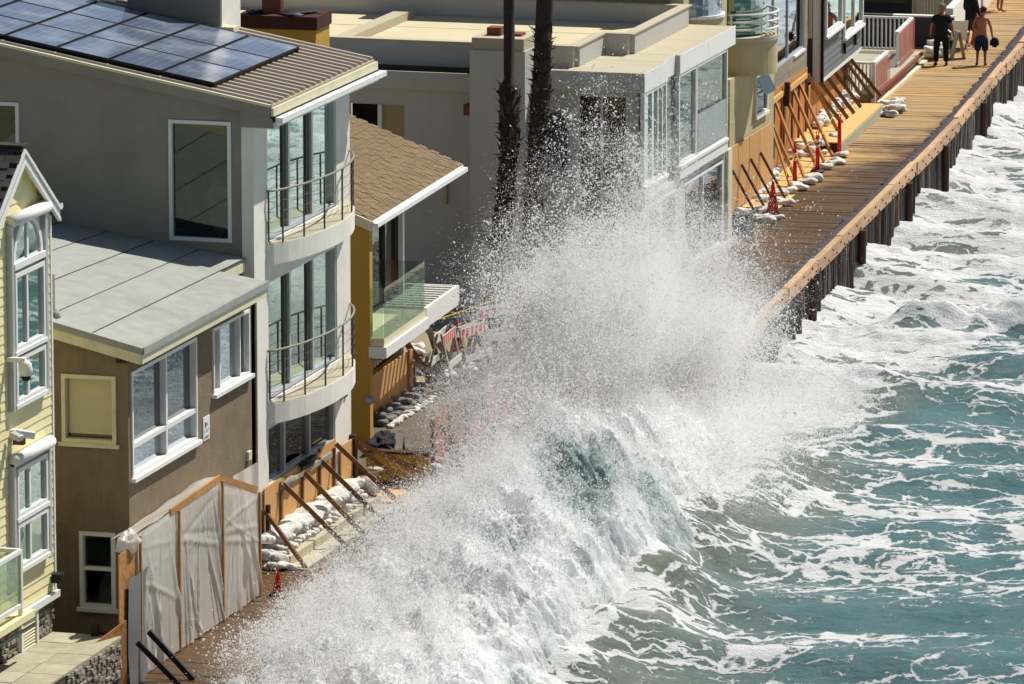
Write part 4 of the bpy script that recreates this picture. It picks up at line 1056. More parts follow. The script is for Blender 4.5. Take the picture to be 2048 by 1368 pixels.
# ground floor
b = MB(); wall_holes(b, 'X', EX_ - .05, EY0 + .1, EY1 - .35, -.1, 2.42, [(32.5, 35.2, .1, 2.2), (36.0, 39.9, .1, 2.25)], .2); b.build('wall', M['stucco_pale'], Eh)
for (u0, u1) in ((32.5, 35.2), (36.0, 39.9)):
    window(Eh, 'X', EX_ - .05, u0, u1, .1, 2.2, us=((u0 + u1) / 2,), fw=.06, proud=.01, deep=.1, gm='glass_dark')
MB().box(EX_ - .3, EX_ + .03, EY1 - .7, EY1 - .3, -.05, 2.42).build('corner_pier', M['cream_paint'], Eh)
MB().box(EX_ - .3, EX_ + .12, EY0, EY1 - .2, -.02, .12).build('plinth', M['concrete'], Eh)
MB().box(-3.3, -2.85, EY0 + .1, EY0 + .24, 2.9, 4.4).build('vent_grille', M['slate_wall'], Eh)

# ------------------------------------------------------------------ F: olive house with rounded balconies
Fh = thing('olive_house', 'pale olive stucco house with rounded balconies behind the white house', 'house', (-4, 45, 0))
MB().box(-9, -2.6, 41.3, 49.8, -.3, 9).build('wall', M['stucco_olive'], Fh)
MB().box(-2.6, -2.0, 44.9, 49.8, -.3, 3.5).build('bay', M['stucco_olive'], Fh)
def rounded(cx, cy, r, z0, z1, m, nm, a0=-100, a1=80, back=-2.4, par=None):
    pts = [(cx + r * math.cos(R(a)), cy + r * math.sin(R(a))) for a in np.linspace(a0, a1, 18)]
    poly = [(back, pts[0][1])] + pts + [(back, pts[-1][1])]
    return MB().prism([(x, y, z0) for x, y in poly], (0, 0, z1 - z0)).build(nm, m, par or Fh)
rounded(-2.6, 42.6, .95, 5.0, 5.45, M['stucco_olive'], 'balcony', back=-3.4)
rounded(-2.6, 42.6, 1.0, 5.45, 5.52, M['white_paint'], 'balcony_rim', back=-3.4)
rounded(-2.62, 42.6, .93, 5.52, 6.9, M['glass_blue'], 'curved_window', back=-3.4)
MB().box(-2.6, -2.25, 41.0, 41.6, 3, 9).build('pier', M['stucco_olive'], Fh)
MB().box(-2.6, -1.95, 43.7, 44.3, -.3, 9).build('pier', M['stucco_olive'], Fh)
rounded(-2.3, 46.9, 1.05, 3.45, 4.35, M['stucco_olive'], 'balcony', back=-3.0)
rounded(-2.3, 46.9, 1.10, 4.35, 4.45, M['concrete'], 'balcony_rim', back=-3.0)
rounded(-2.35, 46.9, .80, 4.5, 6.9, M['glass_sea'], 'curved_window', back=-3.0)
rl = None
for zz in (4.66, 4.86, 5.06):
    o = MB().tube([(-2.3 + 1.06 * math.cos(R(a)), 46.9 + 1.06 * math.sin(R(a)), zz) for a in np.linspace(-90, 80, 24)], .028, 6).build('balcony_rail', M['white_paint'], Fh)
for a in (-85, -40, 5, 50, 78):
    MB().tube([(-2.3 + 1.06 * math.cos(R(a)), 46.9 + 1.06 * math.sin(R(a)), z) for z in (4.45, 5.06)], .025, 6).build('balcony_post', M['white_paint'], Fh)
f = window(Fh, 'X', -1.98, 47.6, 48.9, 2.15, 3.25, zs=(2.7,), fw=.07, proud=.04, deep=.02, gm='glass_dark', sill=.07)
MB().hexa([(-1.97, 47.65, 3.2), (-1.96, 47.65, 3.2), (-1.96, 48.85, 3.2), (-1.97, 48.85, 3.2), (-1.72, 47.65, 2.72), (-1.71, 47.65, 2.72), (-1.71, 48.85, 2.72), (-1.72, 48.85, 2.72)][4:] + [(-1.97, 47.65, 3.2), (-1.96, 47.65, 3.2), (-1.96, 48.85, 3.2), (-1.97, 48.85, 3.2)]).build('awning_sash', M['glass_dark'], f)
for k, (ya, yb) in enumerate(((44.6, 45.6), (45.64, 46.8), (46.84, 48.0), (48.04, 49.2))):
    MB().box(-1.97, -1.94, ya, yb, .05, 1.75).build('plywood_sheet', M['plywood'], Fh)
LBF = 'thin dark brace at the olive house plywood, %s from the white house'
for kb, y in enumerate((44.9, 45.9, 46.9, 48.0)):
    brace((-1.92, y, 1.15), (-1.15, y - .4, .03), LBF % ORD[kb], 'braces at the olive house', 'wood_dark', .04, .06)
# planter boxes / dark block on the corner
o = MB().box(-.25, .25, -.3, .3, 0, .55).build('stone_block', mat('dark_stone', '#5a5553', .95, .3, 12, bump=.5, bscale=30), bevel=.01); o.location = (-.95, 41.9, 0); tag(o, 'dark speckled stone block at the boardwalk corner of the white house', 'block')

# ------------------------------------------------------------------ G / H / I stand in a frame turned 3.5 degrees
GO = (-2.54, 50.56, 0)
G = thing('glass_house', 'house with tall blue glass wall above weathered timber siding', 'house', GO, R(3.5), local=True)
MB().box(-6, -.04, -.2, 7.3, -.3, 2.1).build('wall', M['wood_dark'], G)
MB().box(-6, -.5, -.2, 7.3, 2.1, 7.5).build('wall', M['dark_room'], G)
MB().box(-.5, .0, -.22, -.02, -.3, 7.5).build('side_wall', M['wood_dark'], G)
b = MB(); k = 0
for i in range(4):
    for (ya, yb) in ((-.02, 2.3), (2.3, 4.4), (4.4, 7.3)):
        MB().box(-.04, random.uniform(.0, .012), ya + .004, yb - .004, 2.02 + i * .16, 2.175 + i * .16).build('siding_board', M['siding_wood'], G)
window(G, 'X', 0.0, -.02, 6.75, 2.66, 7.5, us=(2.05, 4.3), zs=(5.1,), fw=.06, mw=.08, proud=.0, deep=.08, fm='grey_metal', gm='glass_blue')
MB().box(-.5, .02, 6.75, 7.3, 2.66, 7.5).build('side_pier', M['siding_wood'], G)
MB().box(-.02, .06, 5.1, 6.8, 2.60, 2.66).build('sill', M['white_paint'], G)
gp = thing('plywood_barrier', 'long orange plywood boarding with pale rails below the blue glass wall', 'barrier', GO, R(3.5), local=True)
for k in range(6):
    MB().box(.02, .045, -.05 + k * 1.21, 1.15 + k * 1.21, .02, 2.20 - .03 * k + .02 * (k % 2)).build('sheet', M['plywood_orange'], gp)
for (ya, yb, z) in ((.2, 3.1, 1.92), (3.5, 6.9, 1.88)):
    MB().box(.05, .10, ya, yb, z - .07, z + .07).build('rail', M['ply_floor'], gp)
for k, y in enumerate((.3, 1.7, 2.9, 3.3, 4.6, 5.7, 6.9)):
    MB().box(.048, .09, y - .04, y + .04, .3, 1.83).build('stud', M['wood_brace'], gp)
MB().box(.1, .24, 3.1, 3.3, 1.55, 2.2).build('post', M['wood_dark'], gp)
for y, z0, z1 in ((.95, .35, .8), (2.0, .55, 1.0), (3.7, 1.0, 1.45)):
    MB().box(.046, .052, y - .03, y + .03, z0, z1).build('stencil_mark', M['black'], gp)
def gw(p):
    c, s = math.cos(R(3.5)), math.sin(R(3.5)); return (GO[0] + p[0] * c - p[1] * s, GO[1] + p[0] * s + p[1] * c, p[2])
LG = 'orange raking brace under the blue glass wall, %s from the olive house'
for kb, (yt, zt, xf, yf) in enumerate(((.4, 1.78, 1.05, -1.3), (.5, 1.75, 1.0, -.1), (1.85, 1.82, 1.1, .5), (3.3, 1.8, 1.15, 2.3), (4.7, 1.75, 1.2, 3.2), (5.7, 1.78, 1.25, 4.3), (7.0, 1.9, 1.05, 7.2))):
    brace(gw((.09, yt, zt)), gw((xf, yf, .05)), LG % ORD[kb], 'braces below the blue glass wall', 'wood_new', .05, .10)

Hh = thing('grey_clapboard_house', 'grey clapboard house with white corner boards raised above orange plywood', 'house', GO, R(3.5), local=True)
MB().box(-6, .28, 8.25, 15.0, 1.6, 7.5).build('wall', M['clapboard_shaded'], Hh)
MB().box(-6, .0, 8.3, 15.0, -.3, 1.6).build('foundation', M['wood_dark'], Hh)
z = 1.62; k = 0
while z < 7.4:
    MB().hexa([(.27, 8.3, z), (.315, 8.3, z), (.315, 15.0, z), (.27, 15.0, z), (.27, 8.3, z + .19), (.295, 8.3, z + .19), (.295, 15.0, z + .19), (.27, 15.0, z + .19)]).build('clapboard', M['clapboard_grey'], Hh)
    MB().box(-6, -.25, 8.225, 8.25, z + .006, z + .186).build('clapboard', M['clapboard_shaded'], Hh)
    z += .186
MB().box(.02, .25, 8.20, 8.28, 1.5, 7.5).build('corner_board', M['white_paint'], Hh)
MB().box(.25, .33, 8.16, 8.28, 1.5, 7.5).build('corner_post', M['black'], Hh)
MB().box(-.6, .32, 8.18, 15.0, 1.50, 1.60).build('base_trim', M['white_paint'], Hh)
window(Hh, 'Y', 8.20, -.55, .0, 2.75, 7, fw=.1, proud=.05, deep=.02, fm='cream_paint', gm='glass_dark')
window(Hh, 'X', .345, 8.35, 11.1, 2.78, 4.8, fw=.1, proud=.05, deep=.02, gm='glass_sea', sill=.1)
window(Hh, 'X', .345, 11.55, 14.85, 2.32, 4.8, us=(13.3,), fw=.1, proud=.05, deep=.02, gm='glass_sea', sill=.1)
for y in (11.7, 13.6):
    MB().box(.32, .40, y - .03, y + .03, 1.85, 2.15).build('wall_bracket', M['black'], Hh)
hp = thing('plywood_barrier', 'orange plywood boarding under the raised grey clapboard house', 'barrier', GO, R(3.5), local=True)
for k in range(5):
    MB().box(.02, .045, 7.45 + k * 1.21, 8.64 + k * 1.21, .02, 1.49).build('sheet', M['plywood_orange'], hp)
LH = 'raking brace under the grey clapboard house, %s from the white deck'
for kb, (yt, xf, yf) in enumerate(((7.8, .80, 8.6), (8.9, .82, 9.5), (10.0, .84, 10.5), (11.2, .84, 11.7), (12.3, .84, 12.7), (13.3, .90, 13.6), (14.0, 1.06, 14.0))):
    brace(gw((.06, yt, 1.5)), gw((xf, yf, .32)), LH % ORD[6 - kb], 'braces under the grey clapboard house', 'wood_brace', .05, .10)
pf = thing('plywood_platform', 'low plywood platform with grey edge board in front of the grey house', 'platform', GO, R(3.5), local=True)
for k in range(3):
    MB().box(.0, 1.34, 5.1 + k * 2.52, 7.61 + k * 2.52, .27, .30).build('sheet', M['ply_floor'], pf)
MB().box(1.30, 1.36, 5.1, 12.66, 0, .26).build('edge_board', M['deck_grey'], pf)
MB().box(.02, 1.29, 5.12, 12.6, 0, .26).build('core', M['wood_dark'], pf)
for k in range(4):
    s_ = MB().box(-.5, .5, -1.2, 1.2, 0, .014).build('plywood_sheet', M['ply_floor']); p = gw((.75 + .1 * (k % 2), 3.9 - k * 2.46, .01 + .004 * k)); s_.location = p; s_.rotation_euler = (0, 0, R(3.5 + random.uniform(-1, 1)))
    tag(s_, 'orange plywood sheet laid on the boardwalk under the raking braces', 'sheet', 'plywood floor sheets')
# I: white deck
I = thing('white_deck', 'white railed timber deck hung with orange safety net beyond the grey house', 'deck', GO, R(3.5), local=True)
for k in range(20):
    MB().box(-5, .86, 14.2 + k * .46, 14.65 + k * .46, .32, .36).build('deck_board', M['deck_grey'], I)
MB().box(-5, .84, 14.2, 23.3, 0, .32).build('deck_base', M['deck_grey'], I)
def railing(p0, p1, z0, z1, n):
    r = MB().beam((p0[0], p0[1], z1), (p1[0], p1[1], z1), .12, .06).build('handrail', M['white_paint'], I)
    MB().beam((p0[0], p0[1], z0 + .08), (p1[0], p1[1], z0 + .08), .06, .05).build('lower_rail', M['white_paint'], r)
    for k in range(n + 1):
        f = k / n; x = p0[0] + (p1[0] - p0[0]) * f; y = p0[1] + (p1[1] - p0[1]) * f
        MB().box(x - .022, x + .022, y - .022, y + .022, z0 + .04, z1 - .03).build('baluster', M['white_paint'], r)
railing((-.35, 14.15), (.82, 14.15), .3, 1.25, 11)
railing((.82, 14.15), (.82, 16.6), .3, 1.25, 10)
railing((-2.2, 23.2), (.55, 23.2), .36, 1.40, 21)
railing((.55, 23.2), (.62, 19.8), .36, 1.40, 12)
MB().box(.76, .88, 14.08, 14.2, 0, 1.28).build('post', M['white_paint'], I)
def net(y0, y1, x0, x1, z0, z1):
    b = MB(); n = int((y1 - y0) / .16)
    for k in range(n + 1):
        f = k / n; b.beam((x0 + (x1 - x0) * f, y0 + (y1 - y0) * f, z0), (x0 + (x1 - x0) * f, y0 + (y1 - y0) * f, z1), .012, .008)
    m_ = int((z1 - z0) / .085)
    for k in range(m_ + 1):
        z = z0 + (z1 - z0) * k / m_; b.beam((x0, y0, z), (x1, y1, z), .008, .012)
    return b.build('safety_net', M['net'], I)
net(14.15, 16.7, .90, .90, .05, 1.2); net(16.7, 19.8, .93, .93, .02, .42); net(19.8, 23.2, .72, .64, .3, 1.38)
MB().box(.86, 1.02, 14.3, 23.4, 0, .10).build('kerb_board', M['cream_paint'], I)
MB().box(.90, .99, 14.4, 22.9, .34, .42).build('kerb_rail', M['terracotta'], I)
# J: dark glazed house and grey screen wall
J = thing('dark_glazed_house', 'dark glazed house front with grey screen wall beyond the white deck', 'house', GO, R(3.5), local=True)
MB().box(-8, -.2, 30.5, 40, -.3, 6).build('wall', M['slate_wall'], J)
window(J, 'Y', 30.47, -7, -.7, .9, 4, us=(-3.6, -1.6), fw=.1, proud=.05, deep=.02, fm='dark_metal', gm='glass_dark')
MB().box(-8, 1.30, 26.9, 27.1, 0, .95).build('screen_wall', M['slate_wall'], J)
MB().box(-.6, 1.34, 26.86, 27.14, .95, 1.0).build('coping', M['white_paint'], J)
MB().box(-8, -.6, 26.86, 27.14, .95, 1.0).build('coping', M['slate_wall'], J)
for k in range(10):
    MB().box(-.5 + k * .1, -.42 + k * .1, 30.2, 30.3, 0, 2.4).build('slat', M['cream_paint'], J)
MB().beam((1.0, 28, .55), (.75, 42, .55), .25, 1.1).build('garden_wall', M['stucco_white'], J)
MB().box(-.2, .95, 31, 44, 0, .04).build('sand_bed', mat('sand_pale', '#b9a57c', .95, .15, 3), J)

# ------------------------------------------------------------------ sandbags
def bag_mesh(seed, m):
    r = random.Random(seed); b = MB(); ph = [r.uniform(0, 6.28) for _ in range(8)]
    def fn(u, v):
        t = u * 2 * math.pi; s = v * 2 - 1
        e = max(0.0, 1 - abs(s) ** 3.2) ** .5
        if s > .90: e *= .55
        y = .25 * s
        c, q = math.cos(t), math.sin(t)
        cx = math.copysign(abs(c) ** .75, c); cz = math.copysign(abs(q) ** .8, q)
        k = 1 + .10 * math.sin(4 * s + 3 * t + ph[0]) + .08 * abs(math.sin(9 * s - 3 * t + ph[1])) + .06 * math.sin(17 * s + 4 * t + ph[2]) - .04
        x = .135 * cx * e * k; z = .072 * cz * e * k
        if q < -.2: z = max(z, -.055)
        return (x + .02 * math.sin(4 * s + ph[3]), y, z + .02 * math.sin(3 * s + ph[4]) + .055)
    b.grid(fn, 14, 18)
    return b.mesh('sandbag', m, smooth=True)
BAGS = [bag_mesh(s, M['sandbag']) for s in range(6)]
BAGS_G = [bag_mesh(s + 40, M['sandbag_grey']) for s in range(3)]
def bag(p, rz, label, group, sc=1.0, tilt=0.0, meshes=BAGS):
    o = bpy.data.objects.new('sandbag', random.choice(meshes)); COL.objects.link(o)
    o.location = p; o.rotation_euler = (random.uniform(-.12, .12), random.uniform(-.12, .12) + tilt, rz + random.uniform(-.25, .25))
    s = sc * random.uniform(.9, 1.1); o.scale = (s, s * random.uniform(.9, 1.12), s * random.uniform(.9, 1.25))
    return tag(o, label, 'sandbag', group)
L1, G1 = 'white sandbag in the long pile on the concrete steps', 'sandbags on the concrete steps'
for layer, (xb, zb, ya, yb, st_) in enumerate(((-.42, .19, 2.45, 7.9, .34), (-.62, .19, 2.3, 8.2, .45), (-.55, .30, 2.7, 8.0, .33), (-.68, .40, 2.5, 8.1, .42), (-.52, .38, 2.9, 7.7, .40))):
    y = ya
    while y < yb:
        small = layer in (0, 2)
        bag((xb + random.uniform(-.03, .03), y, zb + random.uniform(0, .02)), R(90) if small else random.choice((0, R(20), R(-25))), L1, G1, .74 if small else 1.22)
        y += st_ * random.uniform(.85, 1.1) * (.8 if small else 1)
for p in ((-.35, 2.2, .02), (-.15, 2.15, .02), (-.3, 2.3, .14), (-.62, 2.15, .02), (-.55, 2.3, .16)):
    bag(p, random.uniform(0, 3), L1, G1, 1.0)
o = bag((-.48, 8.30, .34), .4, 'large upright white sack leaning at the bird bath end of the steps', None, 1.5, 1.1)
L2, G2 = 'grey sandbag in the row below the dappled plywood', 'sandbags below the dappled plywood'
for k in range(11):
    y = 14.6 + k * .29; bag((-2.12 + .0 * k, y, .30), R(90), L2, G2, .95, 0, BAGS_G); 
    if k % 2 == 0: bag((-2.22, y + .1, .42), R(80), L2, G2, .95, 0, BAGS_G)
L2b, G2b = 'small white sandbag along the patio in front of the grey ones', 'white sandbags on the patio'
for k in range(14):
    bag((-1.86 + random.uniform(-.04, .04), 14.5 + k * .24, .28), random.uniform(0, 3), L2b, G2b, .55)
L3, G3 = 'wet white sandbag along the foot of the red hoarding', 'sandbags at the red hoarding'
for k in range(26):
    y = 11.1 + k * .24; bag((.22 + random.uniform(-.06, .1), y, .0 + .11 * (k % 2)), random.choice((0, R(90), R(40))), L3, G3, 1.0)
L4, G4 = 'white sandbag heaped at the foot of the boarding under the blue glass', 'sandbags below the blue glass wall'
for k in range(12):
    y = -2.6 + k * .27; bag(gw((.33 + random.uniform(-.05, .05), y, .02)), R(70), L4, G4, .95)
    if k % 3: bag(gw((.25, y, .15)), R(80), L4, G4, .95)
for k in range(16):
    y = 4.0 + k * .14; bag(gw((.5 + random.uniform(-.25, .55), y + random.uniform(-.3, .3), .02 + .12 * (k % 3))), random.uniform(0, 3), L4, G4, 1.0)
L5, G5 = 'white sandbag lying against the plywood under the grey clapboard house', 'sandbags under the grey clapboard house'
for k in range(26):
    y = 7.6 + k * .23; bag(gw((.22 + random.uniform(-.04, .14), y, .31 + .11 * (k % 2))), random.uniform(0, 3), L5, G5, 1.0)
L6, G6 = 'grey white sandbag weighting the foot of a raking brace', 'sandbags at the brace feet'
for (x, y) in ((1.28, -1.35), (1.36, -.45), (1.42, .1), (1.35, 2.2), (1.55, 3.0), (1.5, 4.4), (1.1, -2.3), (1.6, 3.2)):
    bag(gw((x, y, .02)), random.uniform(.6, 2.2), L6, G6, 1.15)
L7, G7 = 'white sandbag in the heap at the far corner of the plywood platform', 'sandbags at the platform corner'
for k in range(15):
    bag(gw((1.5 + random.uniform(-.12, .25), 12.5 + random.uniform(-.4, 1.2), .0 + .11 * (k // 5))), random.uniform(0, 3), L7, G7, .95)
L8, G8 = 'white sandbag in the heap beside the man in black', 'sandbags by the deck end'
for k in range(14):
    bag(gw((1.05 + random.uniform(-.1, .2), 24.4 + random.uniform(-.5, 1.0), .0 + .14 * (k // 4))), random.uniform(0, 3), L8, G8, 1.1)
L9, G9 = 'pale sandbag at the foot of the olive house plywood', 'sandbags by the olive house'
for (x, y) in ((-1.6, 45.0), (-1.75, 44.3), (-1.35, 45.6), (-1.1, 45.3), (-1.5, 46.9), (-1.2, 46.9), (-.9, 46.6), (-1.7, 47.3), (-1.45, 48.0), (-.75, 43.8), (-.95, 44.1), (-.6, 44.3)):
    bag((x, y, .02), R(90) + random.uniform(-.4, .4), L9, G9, 1.05)

# ------------------------------------------------------------------ cones and delineator posts
def cone(loc, h, label, group=None, m='orange', collars=1):
    t = thing('traffic_cone', label, 'traffic cone', loc, 0, group, local=True)
    r0 = h * .19
    MB().lathe([(r0, .03), (r0 * .16, h * .97), (r0 * .10, h)], (0, 0, 0), 18).build('cone_body', M[m], t, smooth=True)
    b = MB().box(-h * .26, h * .26, -h * .26, h * .26, 0, .035).build('base', M[m if m == 'orange' else 'black'], t, bevel=.01)
    for k in range(collars):
        za = h * (.62 - .25 * k); zb = za + h * .14
        rr_ = lambda z: (r0 + (r0 * .16 - r0) * (z - .03) / (h * .94)) * 1.03
        MB().lathe([(rr_(za), za), (rr_(zb), zb)], (0, 0, 0), 18).build('collar', M['reflective'], t, smooth=True)
    return t
cone((.36, .12, .0), .52, 'small faded red traffic cone on the wet boards beside the plastic tent', None, 'red_orange', 0)
cone((-.84, 44.9, .0), .92, 'tall orange traffic cone by the olive house with yellow tape', None, 'red_orange', 0)
p = gw((1.87, 28.0, 0)); cone(p, .95, 'orange traffic cone with two white collars behind the men', None, 'orange', 2)
cone((-2.95, 23.3, .0), .95, 'bright red channelizer cone behind the striped barricades', None, 'red_orange', 1)
def delineator(loc, label, stripes):
    t = thing('delineator_post', label, 'traffic post', loc, 0, 'orange delineator posts along the boardwalk', local=True)
    MB().lathe([(.19, 0), (.19, .03), (.15, .06), (.06, .07)], (0, 0, 0), 14).build('base', M['black'], t)
    MB().lathe([(.06, .06), (.055, .5), (.05, .98), (.03, 1.0)], (0, 0, 0), 12).build('post', M['red_orange'], t, smooth=True)
    MB().tube([(-.03, 0, .99), (-.03, 0, 1.12), (0, 0, 1.15), (.03, 0, 1.12), (.03, 0, .99)], .012, 6).build('handle', M['red_orange'], t)
    if stripes:
        for z in (.66, .80): MB().lathe([(.0575, z), (.056, z + .075)], (0, 0, 0), 12).build('reflector_band', M['reflective'], t, smooth=True)
delineator((-1.40, 49.75, .03), 'orange delineator post with white bands, first from the olive house', True)
delineator((-1.36, 52.25, .02), 'orange delineator post with white bands, between two raking braces', True)
delineator((-1.45, 55.3, .02), 'plain orange delineator post with loop handle at the sandbag heap', False)
# caution tape
o = MB().tube([(-.84, 44.9, .75), (-1.1, 47.2, .55), (-1.40, 49.75, .85), (-1.35, 51, .95), (-1.36, 52.25, .9), (-1.5, 54.2, 1.0), (-1.9, 56.5, .95)], .007, 5).build('caution_tape', M['yellow']); tag(o, 'yellow caution tape strung between the orange posts and braces', 'tape')
o = MB().beam((-2.6, 17.9, 1.7), (-1.6, 24.6, 1.55), .006, .022).build('caution_tape', M['yellow']); tag(o, 'yellow caution tape strung across the striped barricades', 'tape')

# ------------------------------------------------------------------ striped A-frame barricades in the side alley
def barricade(loc, rz, label):
    t = thing('barricade', label, 'barricade', loc, rz, 'striped barricades in the alley', local=True)
    for s in (-1, 1):
        for y in (-.55, .55):
            MB().beam((s * .30, y, 0), (s * .04, y, 1.12), .035, .10, (0, 1, 0)).build('leg', M['barricade_wood'], t)
    for s in (-1, 1):
        for (z, h) in ((.98, .22), (.42, .15)):
            x = s * (.30 - .26 * z / 1.12 + .03)
            bd = MB().beam((x, -.62, z), (x, .62, z), .022, h, (0, 0, 1)).build('board', M['reflective'], t)
            if z > .5:
                for k in range(6):
                    y0 = -.60 + k * .205
                    MB().prism([(x + s * .0125, y0, z - h / 2), (x + s * .0125, y0 + .10, z - h / 2), (x + s * .0125, y0 + .15, z + h / 2), (x + s * .0125, y0 + .05, z + h / 2)], (s * .004, 0, 0)).build('stripe', M['orange'], bd)
barricade((-2.25, 19.9, .28), R(4), 'striped A-frame barricade nearest the mustard house pergola')
barricade((-2.35, 22.2, .0), R(-12), 'striped A-frame barricade standing behind another in the alley')
barricade((-2.5, 24.6, .0), R(-25), 'striped A-frame barricade farthest up the alley by the palms')
pl2 = thing('pallet_rack', 'grey weathered trestle table under the white pergola', 'trestle', (-3.1, 19.9, 0), 0, local=True)
MB().box(-.35, .35, -.6, .6, .72, .78).build('top', M['barricade_wood'], pl2)
for x in (-.3, .3):
    for y in (-.5, .5): MB().box(x - .04, x + .04, y - .04, y + .04, 0, .72).build('leg', M['barricade_wood'], pl2)
for k in range(4):
    bag((-3.1 + random.uniform(-.2, .2), 19.6 + k * .2, .78 + .08 * (k % 2)), random.uniform(0, 3), 'white sack lying on the grey trestle table', 'sacks on the trestle', .9)
# small sign on the ground
sg2 = thing('folding_sign', 'small grey folding sign lying at the foot of the barricades', 'sign', (-2.0, 19.2, .28), R(15), local=True)
for s in (-1, 1): MB().beam((s * .14, 0, 0), (0, 0, .62), .02, .30, (0, 1, 0)).build('panel', M['barricade_wood'], sg2)
# loose timbers leaning in the alley
for kb, (a_, c_) in enumerate((((-3.0, 18.9, 1.5), (-2.3, 19.3, .28)), ((-2.9, 20.6, 1.3), (-2.0, 20.9, .03)), ((-3.2, 21.3, 1.6), (-2.5, 20.8, .03)), ((-2.7, 23.0, 1.2), (-1.9, 22.6, .03)), ((-2.2, 17.4, .32), (-1.2, 19.6, .34)))):
    brace(a_, c_, 'grey loose board leaning among the barricades, %s from the mustard house' % ORD[kb], 'loose boards in the alley', 'barricade_wood' if kb % 2 else 'wood_brace', .03, .14, 'board', 'loose_board')
for k in range(9):
    bag((-2.6 + random.uniform(-.4, .4), 20.6 + random.uniform(-.8, 2.2), .05), random.uniform(0, 3), 'white sack lying among the striped barricades', 'sacks among the barricades', .9)
# red hoarding
rh = thing('red_hoarding', 'wet reddish plywood hoarding along the boardwalk before the mustard house', 'hoarding', (0, 15, 0))
for k in range(6):
    y0 = 11.3 + k * 1.23
    MB().box(-.01, .012, y0 + .004, y0 + 1.224, .0, 1.17 + .02 * (k % 2)).build('sheet', M['ply_red'], rh)
    MB().box(.012, .05, y0 + .02, y0 + .10, 0, 1.15).build('stud', M['wood_dark'], rh)
for k in range(3):
    brace((.05, 11.8 + k * 2.4, .95), (.75, 12.0 + k * 2.4, .02), 'dark brace on the wet red hoarding, %s from the planter wall' % ORD[k], 'braces on the red hoarding', 'wood_dark')
# black tarp heap and plant behind planter wall
o = blob('tarp_heap', M['tarp_black'], None, (0, 0, 0), (.22, .65, .22), 51, 18); o.location = (-1.32, 12.2, .42); tag(o, 'crumpled black tarpaulin heap behind the mustard planter wall', 'tarpaulin')
pln = thing('aloe_plant', 'spiky green aloe plant behind the mustard planter wall', 'plant', (-.55, 11.2, .25))
for k in range(22):
    a = k * 2.4; l = random.uniform(.30, .62); e = random.uniform(.3, 1.2)
    d = Vector((math.cos(a) * math.cos(e), math.sin(a) * math.cos(e), math.sin(e)))
    c = Vector((-.55, 11.2, .28)); s_ = d.cross(Vector((0, 0, 1))).normalized() * .035
    q = MB(); mid = c + d * l * .5 + Vector((0, 0, .04)); tip = c + d * l - Vector((0, 0, .05))
    q.v = [tuple(c - s_), tuple(c + s_), tuple(mid + s_ * .8), tuple(mid - s_ * .8), tuple(tip)]; q.f = [(0, 1, 2, 3), (3, 2, 4)]
    q.build('leaf', M['leaf_dark'], pln)

# ------------------------------------------------------------------ palms
def palm(base, pts, radii, skirt, top, label):
    t = thing('palm_tree', label, 'palm tree', base)
    path = [Vector(p) for p in pts]
    MB().tube(path, radii, 12).build('trunk', M['palm_bark'], t, smooth=True)
    boot = MB(); boot.v = [(-.055, 0, -.05), (.055, 0, -.05), (.04, .05, .05), (-.04, .05, .05), (.0, .14, .15), (0, -.02, .0), (0, .03, .1)]
    boot.f = [(0, 1, 2, 3), (3, 2, 4), (0, 3, 4, 5), (1, 5, 4, 2)]
    bm_ = boot.mesh('leaf_base', M['palm_boot'])
    def at(z):
        zs_ = [p.z for p in path]
        return (np.interp(z, zs_, [p.x for p in path]), np.interp(z, zs_, [p.y for p in path]), np.interp(z, zs_, radii))
    n = 0; z = skirt[0]
    while z < skirt[1] and n < 295:
        for k in range(9):
            a = k * 2 * math.pi / 9 + z * 11.3 + random.uniform(-.25, .25)
            x, y, r_ = at(z); zz = z + random.uniform(-.09, .09)
            put('leaf_base', bm_, (x + math.cos(a) * r_ * .93, y + math.sin(a) * r_ * .93, zz), (random.uniform(-.9, .5), random.uniform(-.4, .4), a - math.pi / 2 + random.uniform(-.4, .4)), t, (random.uniform(.7, 1.6), random.uniform(.4, 1.3), random.uniform(.5, 1.6))); n += 1
        z += .185
    cr = MB(); c = path[-1]
    for k in range(34):
        a = k * 2.399; e = R(random.uniform(-45, 70)); L_ = random.uniform(1.3, 1.9)
        prev = None
        for i in range(9):
            f = i / 8; rad = L_ * f
            p = c + Vector((math.cos(a) * math.cos(e) * rad, math.sin(a) * math.cos(e) * rad, math.sin(e) * rad - .5 * f * f * L_))
            sd_ = Vector((-math.sin(a), math.cos(a), 0)) * (.30 * math.sin(math.pi * min(1, f * .9 + .12)))
            if prev: cr.quad(prev[0] - prev[1], prev[0], p, p - sd_ - Vector((0, 0, .12 * f))); cr.quad(prev[0], prev[0] + prev[1], p + sd_ - Vector((0, 0, .12 * f)), p)
            prev = (p, sd_)
    cr.build('crown', M['frond'], t)
    return t
palm((-3.07, 26.5, -.3), [(-3.10, 26.5, -.3), (-3.0, 26.5, 1.34), (-2.76, 26.5, 3.2), (-2.66, 26.5, 4.4), (-2.66, 26.5, 5.86), (-2.66, 26.5, 5.90), (-2.67, 26.5, 8.0), (-2.7, 26.6, 15)], [.24, .24, .22, .21, .24, .135, .13, .12], (-.1, 5.9), 15, 'palm trunk with rough skirt below and bare thin shaft above')
palm((-2.3, 26.5, -.3), [(-2.35, 26.3, -.3), (-2.20, 26.5, 2.1), (-2.10, 26.5, 3.25), (-1.93, 26.5, 5.5), (-1.82, 26.5, 7.86), (-1.7, 26.5, 12.5)], [.22, .21, .21, .205, .20, .18], (1.2, 8.4), 12, 'palm trunk rough with leaf bases to the top beside the white house')

